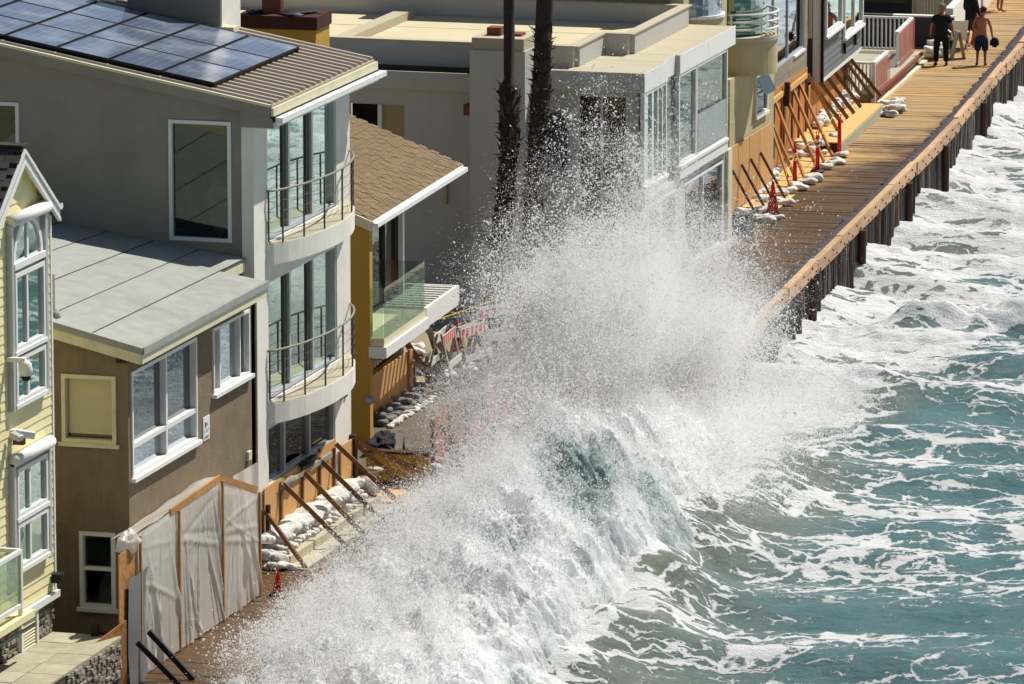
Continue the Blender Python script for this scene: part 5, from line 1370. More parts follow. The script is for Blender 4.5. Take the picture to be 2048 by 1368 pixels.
# ------------------------------------------------------------------ people (skin-modifier bodies)
def skin_body(name, joints, edges, m, parent, root=0, sub=2):
    me = bpy.data.meshes.new(name)
    me.from_pydata([j[:3] for j in joints], edges, [])
    me.materials.append(m)
    o = bpy.data.objects.new(name, me); COL.objects.link(o); o.parent = parent; OFF[o] = Vector((0, 0, 0))
    sk = o.modifiers.new('skin', 'SKIN'); sk.use_smooth_shade = True
    me.skin_vertices.new() if not me.skin_vertices else None
    for i, sv_ in enumerate(me.skin_vertices[0].data):
        r_ = joints[i][3]; rx = joints[i][4] if len(joints[i]) > 4 else r_
        sv_.radius = (rx, r_); sv_.use_root = (i == root)
    ss = o.modifiers.new('sub', 'SUBSURF'); ss.levels = sub; ss.render_levels = sub
    return o

def person(loc, rz, label, h=1.78, shirt=None, legs=None, leglen='long', cap=None, arms=None, head=(0, 0, 0), shoes='black', stance=.11, sleeve=.5, hold=None, hair='hair', upper_hidden=False):
    """local frame: +y is the way the person faces, x to the right; arms = (left elbow, left hand, right elbow, right hand)"""
    t = thing('person', label, 'person', loc, rz, local=True)
    k = h / 1.78
    def S(x, y, z, r, rx=None): return (x * k, y * k, z * k, r * k, (rx or r) * k)
    hx, hy, ht = head
    a = arms or ((-.27, -.02, 1.16), (-.30, .05, .90), (.27, -.02, 1.16), (.30, .05, .90))
    J = [S(0, 0, .95, .12, .15),            # 0 pelvis
         S(0, .01, 1.12, .115, .15), S(0, .0, 1.30, .135, .185), S(0, -.01, 1.44, .09, .13),   # 1..3
         S(hx * .3, hy * .4, 1.53, .055), S(hx, hy, 1.60, .075, .07), S(hx * 1.1, hy * 1.1 + .01, 1.70, .085, .075), S(hx * 1.2, hy * 1.1, 1.765, .05),   # 4..7
         S(-.19, -.01, 1.42, .06), S(*a[0], .043), S(*a[1], .03),       # 8..10 left arm
         S(.19, -.01, 1.42, .06), S(*a[2], .043), S(*a[3], .03),        # 11..13
         S(-.10, 0, .88, .09), S(-stance - .01, .03, .50, .06), S(-stance - .02, -.01, .10, .037),     # 14..16
         S(.10, 0, .88, .09), S(stance + .01, .03, .50, .06), S(stance + .02, -.01, .10, .037),         # 17..19
         S(-stance - .03, .05, .035, .03, .04), S(-stance - .04, .15, .025, .022, .04), S(stance + .03, .05, .035, .03, .04), S(stance + .06, .15, .025, .022, .04)]
    E_ = [(0, 1), (1, 2), (2, 3), (3, 4), (4, 5), (5, 6), (6, 7), (3, 8), (8, 9), (9, 10), (3, 11), (11, 12), (12, 13), (0, 14), (14, 15), (15, 16), (0, 17), (17, 18), (18, 19), (16, 20), (20, 21), (19, 22), (22, 23)]
    # hands: palm plus five fingers each
    for (hi, el, sgn) in ((10, 9, -1), (13, 12, 1)):
        hp_ = Vector(J[hi][:3]); d = (hp_ - Vector(J[el][:3])).normalized(); side = d.cross(Vector((0, 1, 0))); side = side.normalized() if side.length > .1 else Vector((1, 0, 0)); up_ = side.cross(d)
        J.append((*(hp_ + d * .06 * k), .024 * k, .035 * k)); E_.append((hi, len(J) - 1)); pi_ = len(J) - 1
        for f in range(4):
            o_ = (f - 1.5) * .019 * k; l = (.062, .075, .07, .055)[f] * k
            J.append((*(hp_ + d * .10 * k + up_ * o_), .009 * k)); E_.append((pi_, len(J) - 1))
            J.append((*(hp_ + d * (.10 * k + l) + up_ * o_ - side * sgn * .02 * k), .007 * k)); E_.append((len(J) - 2, len(J) - 1))
        J.append((*(hp_ + d * .05 * k + up_ * .045 * k), .010 * k)); E_.append((pi_, len(J) - 1))
        J.append((*(hp_ + d * .09 * k + up_ * .055 * k), .008 * k)); E_.append((len(J) - 2, len(J) - 1))
    skin_body('body', J, E_, M['skin'], t)
    g = 1.17
    if shirt:
        sj = [S(0, 0, .84, .18, .215), S(0, .01, 1.08, .165, .205), S(0, 0, 1.30, .165, .215), S(0, -.01, 1.45, .10, .15), S(-.20, -.01, 1.42, .085), S(.20, -.01, 1.42, .085), S(0, 0, 1.50, .07)]
        se = [(0, 1), (1, 2), (2, 3), (3, 4), (3, 5), (3, 6)]
        for (sh_, el) in ((4, a[0]), (5, a[2])):
            s0 = Vector(sj[sh_][:3]); e0 = Vector(el) * k; q = s0.lerp(e0, sleeve if sleeve <= 1 else 1)
            sj.append((*q, .072 * k)); se.append((sh_, len(sj) - 1))
            if sleeve > 1:
                hnd = Vector(a[1] if sh_ == 4 else a[3]) * k; sj.append((*hnd, .05 * k)); se.append((len(sj) - 2, len(sj) - 1))
        skin_body('shirt', sj, se, M[shirt], t, 1)
    if legs:
        lo = .10 if leglen == 'long' else (.50 if leglen == 'knee' else .42)
        f = (.88 - lo) / .78
        def leg(s):
            kx = s * (stance + .01)
            out = [S(s * .10, 0, .86, .135), S(kx, .025, .55, .10 if leglen == 'long' else .115)]
            if leglen == 'long': out += [S(s * (stance + .02), -.01, .09, .08)]
            else: out += [S(kx, .02, lo, .098)]
            return out
        lj = [S(0, 0, 1.04, .155, .185), S(0, 0, .93, .155, .19)]; le = [(0, 1)]
        for s in (-1, 1):
            b0 = len(lj); lj += leg(s); le += [(1, b0), (b0, b0 + 1), (b0 + 1, b0 + 2)]
        skin_body('trousers' if leglen == 'long' else 'shorts', lj, le, M[legs], t, 1)
    if shoes:
        for s in (-1, 1):
            skin_body('shoe', [S(s * (stance + .02), -.05, .05, .045), S(s * (stance + .03), .06, .045, .045), S(s * (stance + .05), .17, .035, .035, .042)], [(0, 1), (1, 2)], M[shoes], t, 1)
    hz = 1.70 * k
    if cap:
        c = Vector((hx * 1.15 * k, hy * 1.1 * k, hz + .02 * k))
        b = MB().lathe([(.098 * k, -.01 * k), (.10 * k, .02 * k), (.085 * k, .065 * k), (.04 * k, .09 * k), (.002, .095 * k)], c, 16)
        cp_ = b.build('cap', M[cap], t, smooth=True)
        MB().hexa([c + Vector((-.07 * k, .06 * k, -.015)), c + Vector((.07 * k, .06 * k, -.015)), c + Vector((.05 * k, .19 * k, -.03)), c + Vector((-.05 * k, .19 * k, -.03)), c + Vector((-.07 * k, .06 * k, .0)), c + Vector((.07 * k, .06 * k, .0)), c + Vector((.05 * k, .19 * k, -.018)), c + Vector((-.05 * k, .19 * k, -.018))]).build('peak', M[cap], cp_)
    if hair:
        blob('hair', M[hair], t, (hx * 1.15 * k, hy * 1.1 * k - .02 * k, hz + .015 * k), (.092 * k, .10 * k, .10 * k), 7, 12)
    # face: nose and eyes
    fc = Vector((hx * 1.1 * k, hy * 1.1 * k + .085 * k, 1.655 * k))
    MB().hexa([fc + Vector((-.012, 0, -.02)), fc + Vector((.012, 0, -.02)), fc + Vector((.012, .03, -.02)), fc + Vector((-.012, .03, -.02)), fc + Vector((-.006, 0, .03)), fc + Vector((.006, 0, .03)), fc + Vector((.005, .008, .03)), fc + Vector((-.005, .008, .03))]).build('nose', M['skin'], t)
    return t
# man in black seen from behind, phone in the lowered hand
p = gw((1.5, 22.98, 0)); person(p, R(18), 'man in black short sleeved shirt, black trousers and camouflage cap seen from behind', 1.86, 'cloth_black', 'cloth_black', 'long', None, ((-.30, -.06, 1.18), (-.30, .12, .95), (.30, .02, 1.17), (.36, .14, .92)), (.02, .03, 0), 'black', .13, .75, hair='cap_camo' if 'cap_camo' in M else 'cloth_khaki')
p = gw((1.80, 27.2, 0)); person(p, R(-35), 'man in dark hooded top and charcoal knee length shorts, face turned away', 1.84, 'cloth_black', 'cloth_charcoal', 'knee', None, ((-.28, .02, 1.16), (-.22, .20, 1.0), (.29, .0, 1.16), (.24, .16, .95)), (0, .03, 0), 'barricade_wood', .12, 2.0, hair='cloth_black')
p = gw((2.69, 23.24, 0)); sh_p = person(p, R(8), 'shirtless man in navy swim shorts holding a black cap, looking down the boardwalk', 1.78, None, 'cloth_navy', 'short', None, ((-.26, .05, 1.17), (-.20, .22, 1.02), (.29, -.02, 1.14), (.33, .03, .88)), (.03, .03, 0), 'terracotta', .10)
hat = blob('cap', M['cloth_black'], None, (0, 0, 0), (.13, .10, .14), 61, 12); q = gw((2.69 + .40, 23.27, .72)); hat.location = q; tag(hat, 'black cap dangling from the hand of the shirtless man', 'cap')
p = gw((1.5, 36.0, 0)); person(p, R(-60), 'barefoot walker on the boardwalk, only bare legs and feet in view', 1.76, 'cloth_charcoal', 'cloth_charcoal', 'short', None, None, (0, .02, 0), None, .16)
# folding beach chair and A-frame sign
ch = thing('beach_chair', 'white folding beach chair between the two dark dressed men', 'chair', gw((1.50, 26.5, 0)), R(20), local=True)
MB().hexa([(-.25, -.22, .34), (.25, -.22, .34), (.25, .24, .38), (-.25, .24, .38), (-.25, -.22, .38), (.25, -.22, .38), (.25, .24, .42), (-.25, .24, .42)]).build('seat', M['curtain'], ch)
MB().hexa([(-.25, -.24, .38), (.25, -.24, .38), (.25, -.20, .38), (-.25, -.20, .38), (-.25, -.50, .98), (.25, -.50, .98), (.25, -.46, .98), (-.25, -.46, .98)]).build('backrest', M['reflective'], ch)
for x in (-.27, .27):
    MB().beam((x, -.35, 0), (x, .26, .42), .03, .05).build('leg', M['barricade_wood'], ch); MB().beam((x, .30, 0), (x, -.28, .44), .03, .05).build('leg', M['barricade_wood'], ch)
    MB().beam((x, -.36, .60), (x, .22, .60), .05, .03).build('armrest', M['white_paint'], ch)
af = thing('sandwich_board', 'grey sandwich board standing beside the man in black', 'sign', gw((1.78, 24.6, 0)), R(25), local=True)
for s in (-1, 1): MB().beam((s * .20, 0, 0), (s * .02, 0, .85), .025, .42, (0, 1, 0)).build('panel', M['deck_grey'], af)

# ------------------------------------------------------------------ noise helpers (numpy)
_perm = RNG.permutation(4096).astype(np.int64)
_val = RNG.random(4096)
def _h(ix, iy, iz): return _val[_perm[(_perm[(_perm[ix & 4095] + iy) & 4095] + iz) & 4095]]
def vnoise(x, y, z=None):
    if z is None: z = np.zeros_like(x)
    ix, iy, iz = np.floor(x).astype(np.int64), np.floor(y).astype(np.int64), np.floor(z).astype(np.int64)
    fx, fy, fz = x - ix, y - iy, z - iz
    fx, fy, fz = fx * fx * (3 - 2 * fx), fy * fy * (3 - 2 * fy), fz * fz * (3 - 2 * fz)
    def l(a, b_, t): return a + (b_ - a) * t
    c = lambda dx, dy, dz: _h(ix + dx, iy + dy, iz + dz)
    return l(l(l(c(0, 0, 0), c(1, 0, 0), fx), l(c(0, 1, 0), c(1, 1, 0), fx), fy), l(l(c(0, 0, 1), c(1, 0, 1), fx), l(c(0, 1, 1), c(1, 1, 1), fx), fy), fz)
def fbm(x, y, z=None, o=4, g=.5):
    s = 0; a = 1; n = 0
    for k in range(o):
        s = s + a * vnoise(x * 2 ** k + 17.3 * k, y * 2 ** k - 9.1 * k, None if z is None else z * 2 ** k + 3.7 * k); n += a; a *= g
    return s / n
def ridged(x, y, o=4):
    s = 0; a = 1; n = 0
    for k in range(o):
        s = s + a * (1 - np.abs(2 * vnoise(x * 2 ** k + 5.3 * k, y * 2 ** k + 2.9 * k) - 1)); n += a; a *= .55
    return s / n
def billow(x, y, o=4):
    s = 0; a = 1; n = 0
    for k in range(o):
        s = s + a * np.sqrt(np.abs(2 * vnoise(x * 2 ** k + 8.3 * k, y * 2 ** k - 4.9 * k) - 1) + 1e-6); n += a; a *= .5
    return s / n
def sstep(a, b_, x):
    t = np.clip((x - a) / (b_ - a), 0, 1); return t * t * (3 - 2 * t)

# ------------------------------------------------------------------ sea
XE = lambda y: np.interp(y, EY, EX)
CA, SA_ = math.cos(R(15.9)), math.sin(R(15.9))
def sea_fields(X, Y):
    w_ = X - XE(Y)                                   # distance from the wall
    r_ = X * CA + Y * SA_; f_ = -X * SA_ + Y * CA     # along / across the crests
    wx = f_ + 1.6 * fbm(X * .16, Y * .16, o=3) + .25 * np.sin(r_ * .35)
    ph = 2 * math.pi * wx / 5.2
    swell = .20 * np.sin(ph) + .09 * np.sin(2.17 * ph + 1.3 + .4 * r_) + .34 * (fbm(r_ * .22 + 9, f_ * .45, o=3) - .5)
    chop = .10 * (ridged(r_ * .55 + 3, f_ * 1.0, 4) - .5) + .035 * (ridged(r_ * 2.2, f_ * 3.6, 3) - .5)
    # foam coverage: churned water by the wall and beyond the bore, filaments over the open water
    line = 5.6 + .115 * (Y - 22.9) + 1.3 * (fbm(X * .25 + 30, Y * .25, o=3) - .5)
    churn = sstep(.8, -1.0, X - line) * sstep(19, 25, Y)
    churn = np.maximum(churn, sstep(36.5, 40.0, Y - .35 * (X - 7) + 2.4 * (fbm(X * .35, Y * .35 + 50, o=3) - .5)))
    nearw = sstep(3.6, 1.2, w_ + 1.2 * (fbm(X * .5, Y * .5 + 8, o=3) - .5)) * sstep(24, 18, Y)
    bore_c = 4.0 + .0 * Y
    foam = .425 + .28 * (fbm(r_ * .16 + 70, f_ * .5, o=4) - .5) * 2
    foam = np.maximum(foam, churn * (.73 + .46 * (fbm(r_ * .30 + 5, f_ * .85, o=5, g=.6) - .5) * 2 + .35 * np.clip(swell, -.3, .3)))
    foam = np.maximum(foam, .92 * nearw)
    swell = swell + churn * (.17 * np.sin(ph * .62 + 1.1 * np.sin(r_ * .5)) + .10 * np.sin(ph * 1.3 + .8 * r_))
    # bore: a tumbling ridge between the open water and the churn
    bd = (Y - (37.6 + .38 * (X - 7) + 1.5 * (fbm(X * .4 + 11, Y * .1, o=3) - .5)))
    bore = np.where(bd < 0, np.exp(-(bd / .55) ** 2), np.exp(-(bd / 1.5) ** 2)) * sstep(3.4, 5.2, X)
    swell = swell + bore * (.75 + .7 * (billow(X * 1.1, Y * 1.1, 4) - .3))
    foam = np.maximum(foam, bore * 1.05)
    # peak of the wave standing up before the wall
    pk = np.exp(-((w_ - 1.9 - .5 * np.sin(Y * .4)) / 1.3) ** 2) * sstep(-8, 4, Y) * sstep(24, 13, Y)
    swell = swell + pk * (.75 + .7 * (fbm(X * .7 + 3, Y * .5, o=3) - .4))
    foam = np.maximum(foam, pk * (.62 + .6 * (fbm(X * .6 + 40, Y * .45 + 4, o=3) - .4)))
    # green hump that stands clear of foam
    hp_ = np.exp(-((X - 7.0) / .9) ** 2 - ((Y - 26.6) / 1.5) ** 2)
    swell = swell + .35 * hp_; foam = foam * (1 - .75 * hp_)
    # lumpy relief where the foam is thick
    lump = foam ** 2 * (.26 * (billow(X * .9, Y * 1.1, 4) - .6) + .12 * (fbm(X * 4.5, Y * 4.5, o=3) - .5))
    return -1.40 + .38 * np.exp(-np.clip(w_, 0, 9) / 1.6) * sstep(20, 28, Y) + swell + chop + lump, np.clip(foam, 0, 1.1)

def water_mat():
    m = bpy.data.materials.new('sea_water'); m.use_nodes = True
    N, L = m.node_tree.nodes, m.node_tree.links
    p = N['Principled BSDF']
    ge = N.new('ShaderNodeNewGeometry')
    at = N.new('ShaderNodeAttribute'); at.attribute_name = 'foam'
    rot = N.new('ShaderNodeMapping'); rot.inputs['Rotation'].default_value = (0, 0, R(-15.9)); L.new(ge.outputs['Position'], rot.inputs[0])
    def noise(scale, detail=4, vec=None, stretch=None, rough=.55):
        n = N.new('ShaderNodeTexNoise'); n.inputs['Scale'].default_value = scale; n.inputs['Detail'].default_value = detail; n.inputs['Roughness'].default_value = rough
        v = vec or rot.outputs[0]
        if stretch:
            mp = N.new('ShaderNodeMapping'); mp.inputs['Scale'].default_value = stretch; L.new(v, mp.inputs[0]); v = mp.outputs[0]
        L.new(v, n.inputs['Vector']); return n
    def math_(op, a, b_=None, c=None, clamp=False):
        n = N.new('ShaderNodeMath'); n.operation = op; n.use_clamp = clamp
        for k, v in enumerate((a, b_, c)):
            if v is None: continue
            if isinstance(v, (int, float)): n.inputs[k].default_value = v
            else: L.new(v, n.inputs[k])
        return n.outputs[0]
    def mr(v, a, b_, c=0., d=1., smooth=True):
        n = N.new('ShaderNodeMapRange'); n.interpolation_type = 'SMOOTHSTEP' if smooth else 'LINEAR'
        n.inputs['From Min'].default_value = a; n.inputs['From Max'].default_value = b_; n.inputs['To Min'].default_value = c; n.inputs['To Max'].default_value = d
        L.new(v, n.inputs['Value']); return n.outputs[0]
    # warped position
    wn = noise(.9, 4); wn2 = noise(3.5, 3)
    def warp(n, amt, vec):
        s = N.new('ShaderNodeVectorMath'); s.operation = 'MULTIPLY_ADD'; s.inputs[1].default_value = (amt, amt, 0); L.new(n.outputs['Color'], s.inputs[0]); L.new(vec, s.inputs[2]); return s.outputs[0]
    v1 = warp(wn, 1.5, rot.outputs[0]); v1 = warp(wn2, .35, v1)
    def cells(scale, stretch):
        mp = N.new('ShaderNodeMapping'); mp.inputs['Scale'].default_value = stretch; L.new(v1, mp.inputs[0])
        vo = N.new('ShaderNodeTexVoronoi'); vo.feature = 'DISTANCE_TO_EDGE'; vo.inputs['Scale'].default_value = scale; L.new(mp.outputs[0], vo.inputs['Vector'])
        return vo.outputs['Distance']
    c1 = cells(1.05, (.36, 1.0, 1)); c2 = cells(2.6, (.36, 1.0, 1))
    fine = noise(17, 6, rough=.78); med = noise(1.8, 6, stretch=(.6, 1, 1), rough=.65)
    cov = at.outputs['Fac']
    thr1 = math_('MULTIPLY_ADD', cov, .34, -.07)
    k1 = math_('SUBTRACT', thr1, c1); k1 = math_('ADD', k1, math_('MULTIPLY_ADD', fine.outputs[0], .12, -.06)); k1 = math_('ADD', k1, math_('MULTIPLY_ADD', med.outputs[0], .22, -.13))
    f1 = mr(k1, -.008, .02)
    thr2 = math_('MULTIPLY_ADD', cov, .42, -.125)
    k2 = math_('SUBTRACT', thr2, c2); k2 = math_('ADD', k2, math_('MULTIPLY_ADD', med.outputs[0], .5, -.27)); k2 = math_('ADD', k2, math_('MULTIPLY_ADD', fine.outputs[0], .14, -.07))
    f2 = math_('MULTIPLY', mr(k2, -.008, .025), .9)
    solid = mr(math_('ADD', cov, math_('ADD', math_('MULTIPLY_ADD', med.outputs[0], 1.0, -.5), math_('MULTIPLY_ADD', fine.outputs[0], .5, -.25))), .62, .98)
    foam = math_('MAXIMUM', math_('MAXIMUM', f1, f2), solid)
    veil = math_('MULTIPLY', mr(math_('ADD', cov, math_('MULTIPLY_ADD', wn.outputs[0], .5, -.25)), .35, 1.05), .32)   # bubbles just under the surface
    # water body: sandy near the wall, teal farther out
    sx = N.new('ShaderNodeSeparateXYZ'); L.new(ge.outputs['Position'], sx.inputs[0])
    dist = math_('MULTIPLY_ADD', sx.outputs['Y'], .10, sx.outputs['X'])
    big = noise(.22, 3)
    tq = mr(math_('ADD', dist, math_('MULTIPLY_ADD', big.outputs[0], 5.0, -2.5)), 6.0, 10.5)
    body = N.new('ShaderNodeMix'); body.data_type = 'RGBA'; body.inputs[6].default_value = (.145, .155, .115, 1); body.inputs[7].default_value = (.072, .158, .164, 1); L.new(tq, body.inputs[0])
    bv = N.new('ShaderNodeMix'); bv.data_type = 'RGBA'; bv.inputs[7].default_value = (.38, .43, .38, 1); L.new(veil, bv.inputs[0]); L.new(body.outputs[2], bv.inputs[6])
    col = N.new('ShaderNodeMix'); col.data_type = 'RGBA'; col.inputs[7].default_value = (.74, .75, .74, 1); L.new(foam, col.inputs[0]); L.new(bv.outputs[2], col.inputs[6])
    L.new(col.outputs[2], p.inputs['Base Color'])
    L.new(mr(foam, 0, 1, .07, .75), p.inputs['Roughness'])
    p.inputs['IOR'].default_value = 1.333
    L.new(mr(foam, 0, 1, .5, .15), p.inputs['Specular IOR Level'])
    hgt = math_('ADD', math_('MULTIPLY', foam, .16), math_('ADD', math_('MULTIPLY', noise(4.5, 8, stretch=(.5, 1, 1), rough=.68).outputs[0], .85), math_('MULTIPLY', fine.outputs[0], math_('MULTIPLY_ADD', foam, .45, .10))))
    bp = N.new('ShaderNodeBump'); bp.inputs['Strength'].default_value = .9; bp.inputs['Distance'].default_value = .12
    L.new(hgt, bp.inputs['Height']); L.new(bp.outputs[0], p.inputs['Normal'])
    return m
M['water'] = water_mat()

def field_mesh(name, X, Y, Z, foam, m, mask=None):
    nx, ny = X.shape
    v = np.stack([X, Y, Z], -1).reshape(-1, 3).astype(np.float32)
    i, j = np.meshgrid(np.arange(nx - 1), np.arange(ny - 1), indexing='ij')
    a = (i * ny + j).ravel(); f = np.stack([a, a + ny, a + ny + 1, a + 1], -1).astype(np.int32)
    if mask is not None:
        mk = mask.ravel(); keep = mk[f].any(1); f = f[keep]
    me = bpy.data.meshes.new(name)
    me.vertices.add(len(v)); me.vertices.foreach_set('co', v.ravel())
    me.loops.add(len(f) * 4); me.loops.foreach_set('vertex_index', f.ravel())
    me.polygons.add(len(f)); me.polygons.foreach_set('loop_start', np.arange(0, len(f) * 4, 4, dtype=np.int32)); me.polygons.foreach_set('loop_total', np.full(len(f), 4, np.int32))
    me.polygons.foreach_set('use_smooth', np.ones(len(f), bool))
    at = me.attributes.new('foam', 'FLOAT', 'POINT'); at.data.foreach_set('value', foam.ravel().astype(np.float32))
    me.materials.append(m); me.update(calc_edges=True)
    return me
STEP = .085
xs_ = np.arange(-3.4, 18, STEP); ys_ = np.arange(-12, 96, STEP)
X, Y = np.meshgrid(xs_, ys_, indexing='ij')
Z, FO = sea_fields(X, Y)
mask = X > XE(Y) - .25
me = field_mesh('sea', X, Y, Z, FO, M['water'], mask)
o = bpy.data.objects.new('sea', me); COL.objects.link(o); tag(o, 'churning teal sea streaked with white foam beyond the sea wall', 'sea', kind='structure')
# outer sea, coarser and lower by a hair, out to the horizon
xs_ = np.concatenate([np.arange(17.6, 60, .8), np.geomspace(60, 3500, 40)]); ys_ = np.concatenate([-np.geomspace(1500, 40, 30), np.arange(-38, 160, 1.0), np.geomspace(162, 3500, 40)])
X, Y = np.meshgrid(xs_, ys_, indexing='ij'); Z, FO = sea_fields(X, Y)
Z = np.where(X > 70, -1.95, Z - .05)
me = field_mesh('outer_sea', X, Y, Z, FO * .9, M['water']); o = bpy.data.objects.new('outer_sea', me); COL.objects.link(o); tag(o, 'open sea out to the horizon', 'sea', kind='structure')
for (xa, xb, ya, yb, nm) in ((-4, 17.7, 94, 1200, 'far_sea'), (-4, 17.7, -700, -11.8, 'near_sea')):
    xs_ = np.linspace(xa, xb, 50); ys_ = np.concatenate([np.arange(ya, ya + 120, .7), np.linspace(ya + 121, yb, 30)]) if nm == 'far_sea' else np.linspace(ya, yb, 200)
    X, Y = np.meshgrid(xs_, ys_, indexing='ij'); Z, FO = sea_fields(X, Y)
    me = field_mesh(nm, X, Y, Z - .05, FO, M['water'], X > XE(Y) - .4); o = bpy.data.objects.new(nm, me); COL.objects.link(o); tag(o, 'sea beyond the ends of the churned water', 'sea', kind='structure')

# ------------------------------------------------------------------ breaking wave over the wall (lumpy foam mass)
def foam_mat(name, c, tr):
    m = bpy.data.materials.new(name); m.use_nodes = True
    N, L = m.node_tree.nodes, m.node_tree.links
    for n in list(N):
        if n.type == 'BSDF_PRINCIPLED': N.remove(n)
    d = N.new('ShaderNodeBsdfDiffuse'); d.inputs['Color'].default_value = tuple(c) + (1,)
    t_ = N.new('ShaderNodeBsdfTranslucent'); t_.inputs['Color'].default_value = tuple(c) + (1,)
    s = N.new('ShaderNodeMixShader'); s.inputs[0].default_value = tr
    L.new(d.outputs[0], s.inputs[1]); L.new(t_.outputs[0], s.inputs[2]); L.new(s.outputs[0], N['Material Output'].inputs['Surface'])
    return m
def crest_mat():
    m = bpy.data.materials.new('wave_foam'); m.use_nodes = True
    N, L = m.node_tree.nodes, m.node_tree.links
    p = N['Principled BSDF']; p.inputs['Roughness'].default_value = .5
    at = N.new('ShaderNodeAttribute'); at.attribute_name = 'foam'
    ge = N.new('ShaderNodeNewGeometry')
    nz = N.new('ShaderNodeTexNoise'); nz.inputs['Scale'].default_value = 6; nz.inputs['Detail'].default_value = 8; nz.inputs['Roughness'].default_value = .75; L.new(ge.outputs['Position'], nz.inputs['Vector'])
    a = N.new('ShaderNodeMath'); a.operation = 'ADD'; L.new(at.outputs['Fac'], a.inputs[0]); L.new(nz.outputs[0], a.inputs[1])
    mr = N.new('ShaderNodeMapRange'); mr.interpolation_type = 'SMOOTHSTEP'; mr.inputs['From Min'].default_value = .92; mr.inputs['From Max'].default_value = 1.35; L.new(a.outputs[0], mr.inputs['Value'])
    mx = N.new('ShaderNodeMix'); mx.data_type = 'RGBA'; mx.inputs[6].default_value = (.30, .40, .38, 1); mx.inputs[7].default_value = (.93, .94, .94, 1); L.new(mr.outputs[0], mx.inputs[0])
    L.new(mx.outputs[2], p.inputs['Base Color'])
    nb = N.new('ShaderNodeTexNoise'); nb.inputs['Scale'].default_value = 22; nb.inputs['Detail'].default_value = 4; L.new(ge.outputs['Position'], nb.inputs['Vector'])
    bp = N.new('ShaderNodeBump'); bp.inputs['Strength'].default_value = .6; bp.inputs['Distance'].default_value = .05; L.new(nb.outputs[0], bp.inputs['Height']); L.new(bp.outputs[0], p.inputs['Normal'])
    t_ = N.new('ShaderNodeBsdfTranslucent'); L.new(mx.outputs[2], t_.inputs['Color'])
    s_ = N.new('ShaderNodeMixShader'); s_.inputs[0].default_value = .45
    L.new(p.outputs[0], s_.inputs[1]); L.new(t_.outputs[0], s_.inputs[2]); L.new(s_.outputs[0], N['Material Output'].inputs['Surface'])
    return m
M['crest'] = crest_mat()
M['foam'] = foam_mat('spray_drop', (.992, .992, .992), .85)
def crest(Y): return np.interp(Y, [-12, -6, -2, 2, 5, 8, 11, 15, 19, 23, 27], [.1, .35, .55, .65, .8, 1.2, 1.3, .9, .2, -.8, -1.7])
st_ = .04
xs_ = np.arange(.4, 7.2, st_); ys_ = np.arange(-11, 26, st_)
X, Y = np.meshgrid(xs_, ys_, indexing='ij')
wv = X - XE(Y)
wc = np.interp(Y, [-12, -5, 2, 7, 11, 26], [-1.3, -1.2, -1.0, -.6, -.2, -.1])
sea_side = np.interp(Y, [-12, 8, 14, 26], [.75, .55, .2, .0])
prof = np.where(wv > sea_side, np.exp(-(np.maximum(wv - sea_side, 0) / 1.9) ** 2), np.where(wv < wc, np.exp(-((wv - wc) / .7) ** 2), 1.0))
lum = fbm(X * .9, Y * .7, o=3)
hh_ = -1.75 + (crest(Y) + 1.75) * prof * (.80 + .42 * lum)
wx_ = X + .5 * fbm(X * 1.3, Y * 1.3 + 9, o=3); wy_ = Y + .5 * fbm(X * 1.3 + 31, Y * 1.3, o=3)
big_l = billow(wx_ * .55 + 5, wy_ * .55, 3); sm = billow(wx_ * 1.9, wy_ * 1.9, 4); ti = fbm(X * 9, Y * 9, o=3, g=.7)
amp = np.clip(prof * 1.4, 0, 1)
Z = hh_ + amp * (1.15 * (big_l - .62) + .62 * (sm - .6) + .18 * (ti - .5))
for (bx_, by_, bh_, br_) in ((2.7, -6.3, .55, .9), (2.3, -3.6, .75, .8), (2.9, -1.6, .5, .7), (2.2, .6, .8, .75), (3.0, 2.6, .6, .8), (2.4, 4.8, .9, .8), (3.3, 7.0, .8, .9), (2.6, 9.0, .9, .8), (4.2, 4.5, .5, 1.0), (4.3, .5, .45, 1.0)):
    Z = Z + bh_ * np.exp(-((X - bx_) / br_) ** 2 - ((Y - by_) / (br_ * 1.1)) ** 2) * (.6 + .8 * sm)
HOL = np.exp(-((X - 4.05) / .75) ** 2 - ((Y - 7.6) / 1.7) ** 2) + .7 * np.exp(-((X - 4.3) / .5) ** 2 - ((Y - 2.4) / .9) ** 2)
Z = Z - .55 * HOL - .7 * (1 - amp)
Xd = X + amp * .5 * (fbm(X * 2.3 + 60, Y * 2.3, o=4) - .5) ; Yd = Y + amp * .5 * (fbm(X * 2.3, Y * 2.3 + 60, o=4) - .5)
deck = np.where(wv < -.1, .0, -1.7)
WV = (Xd, Yd, Z, prof)
FO = np.clip(.50 + .9 * (lum - .35) + .55 * (fbm(X * .45 + 21, Y * .5, o=3) - .35) + .25 * prof - 1.1 * HOL, .15, 1.1)
me = field_mesh('breaking_wave', Xd, Yd, Z, FO, M['crest'], Z > deck + .02)
o = bpy.data.objects.new('breaking_wave', me); COL.objects.link(o); tag(o, 'white breaking wave bursting over the timber sea wall', 'wave', kind='stuff')

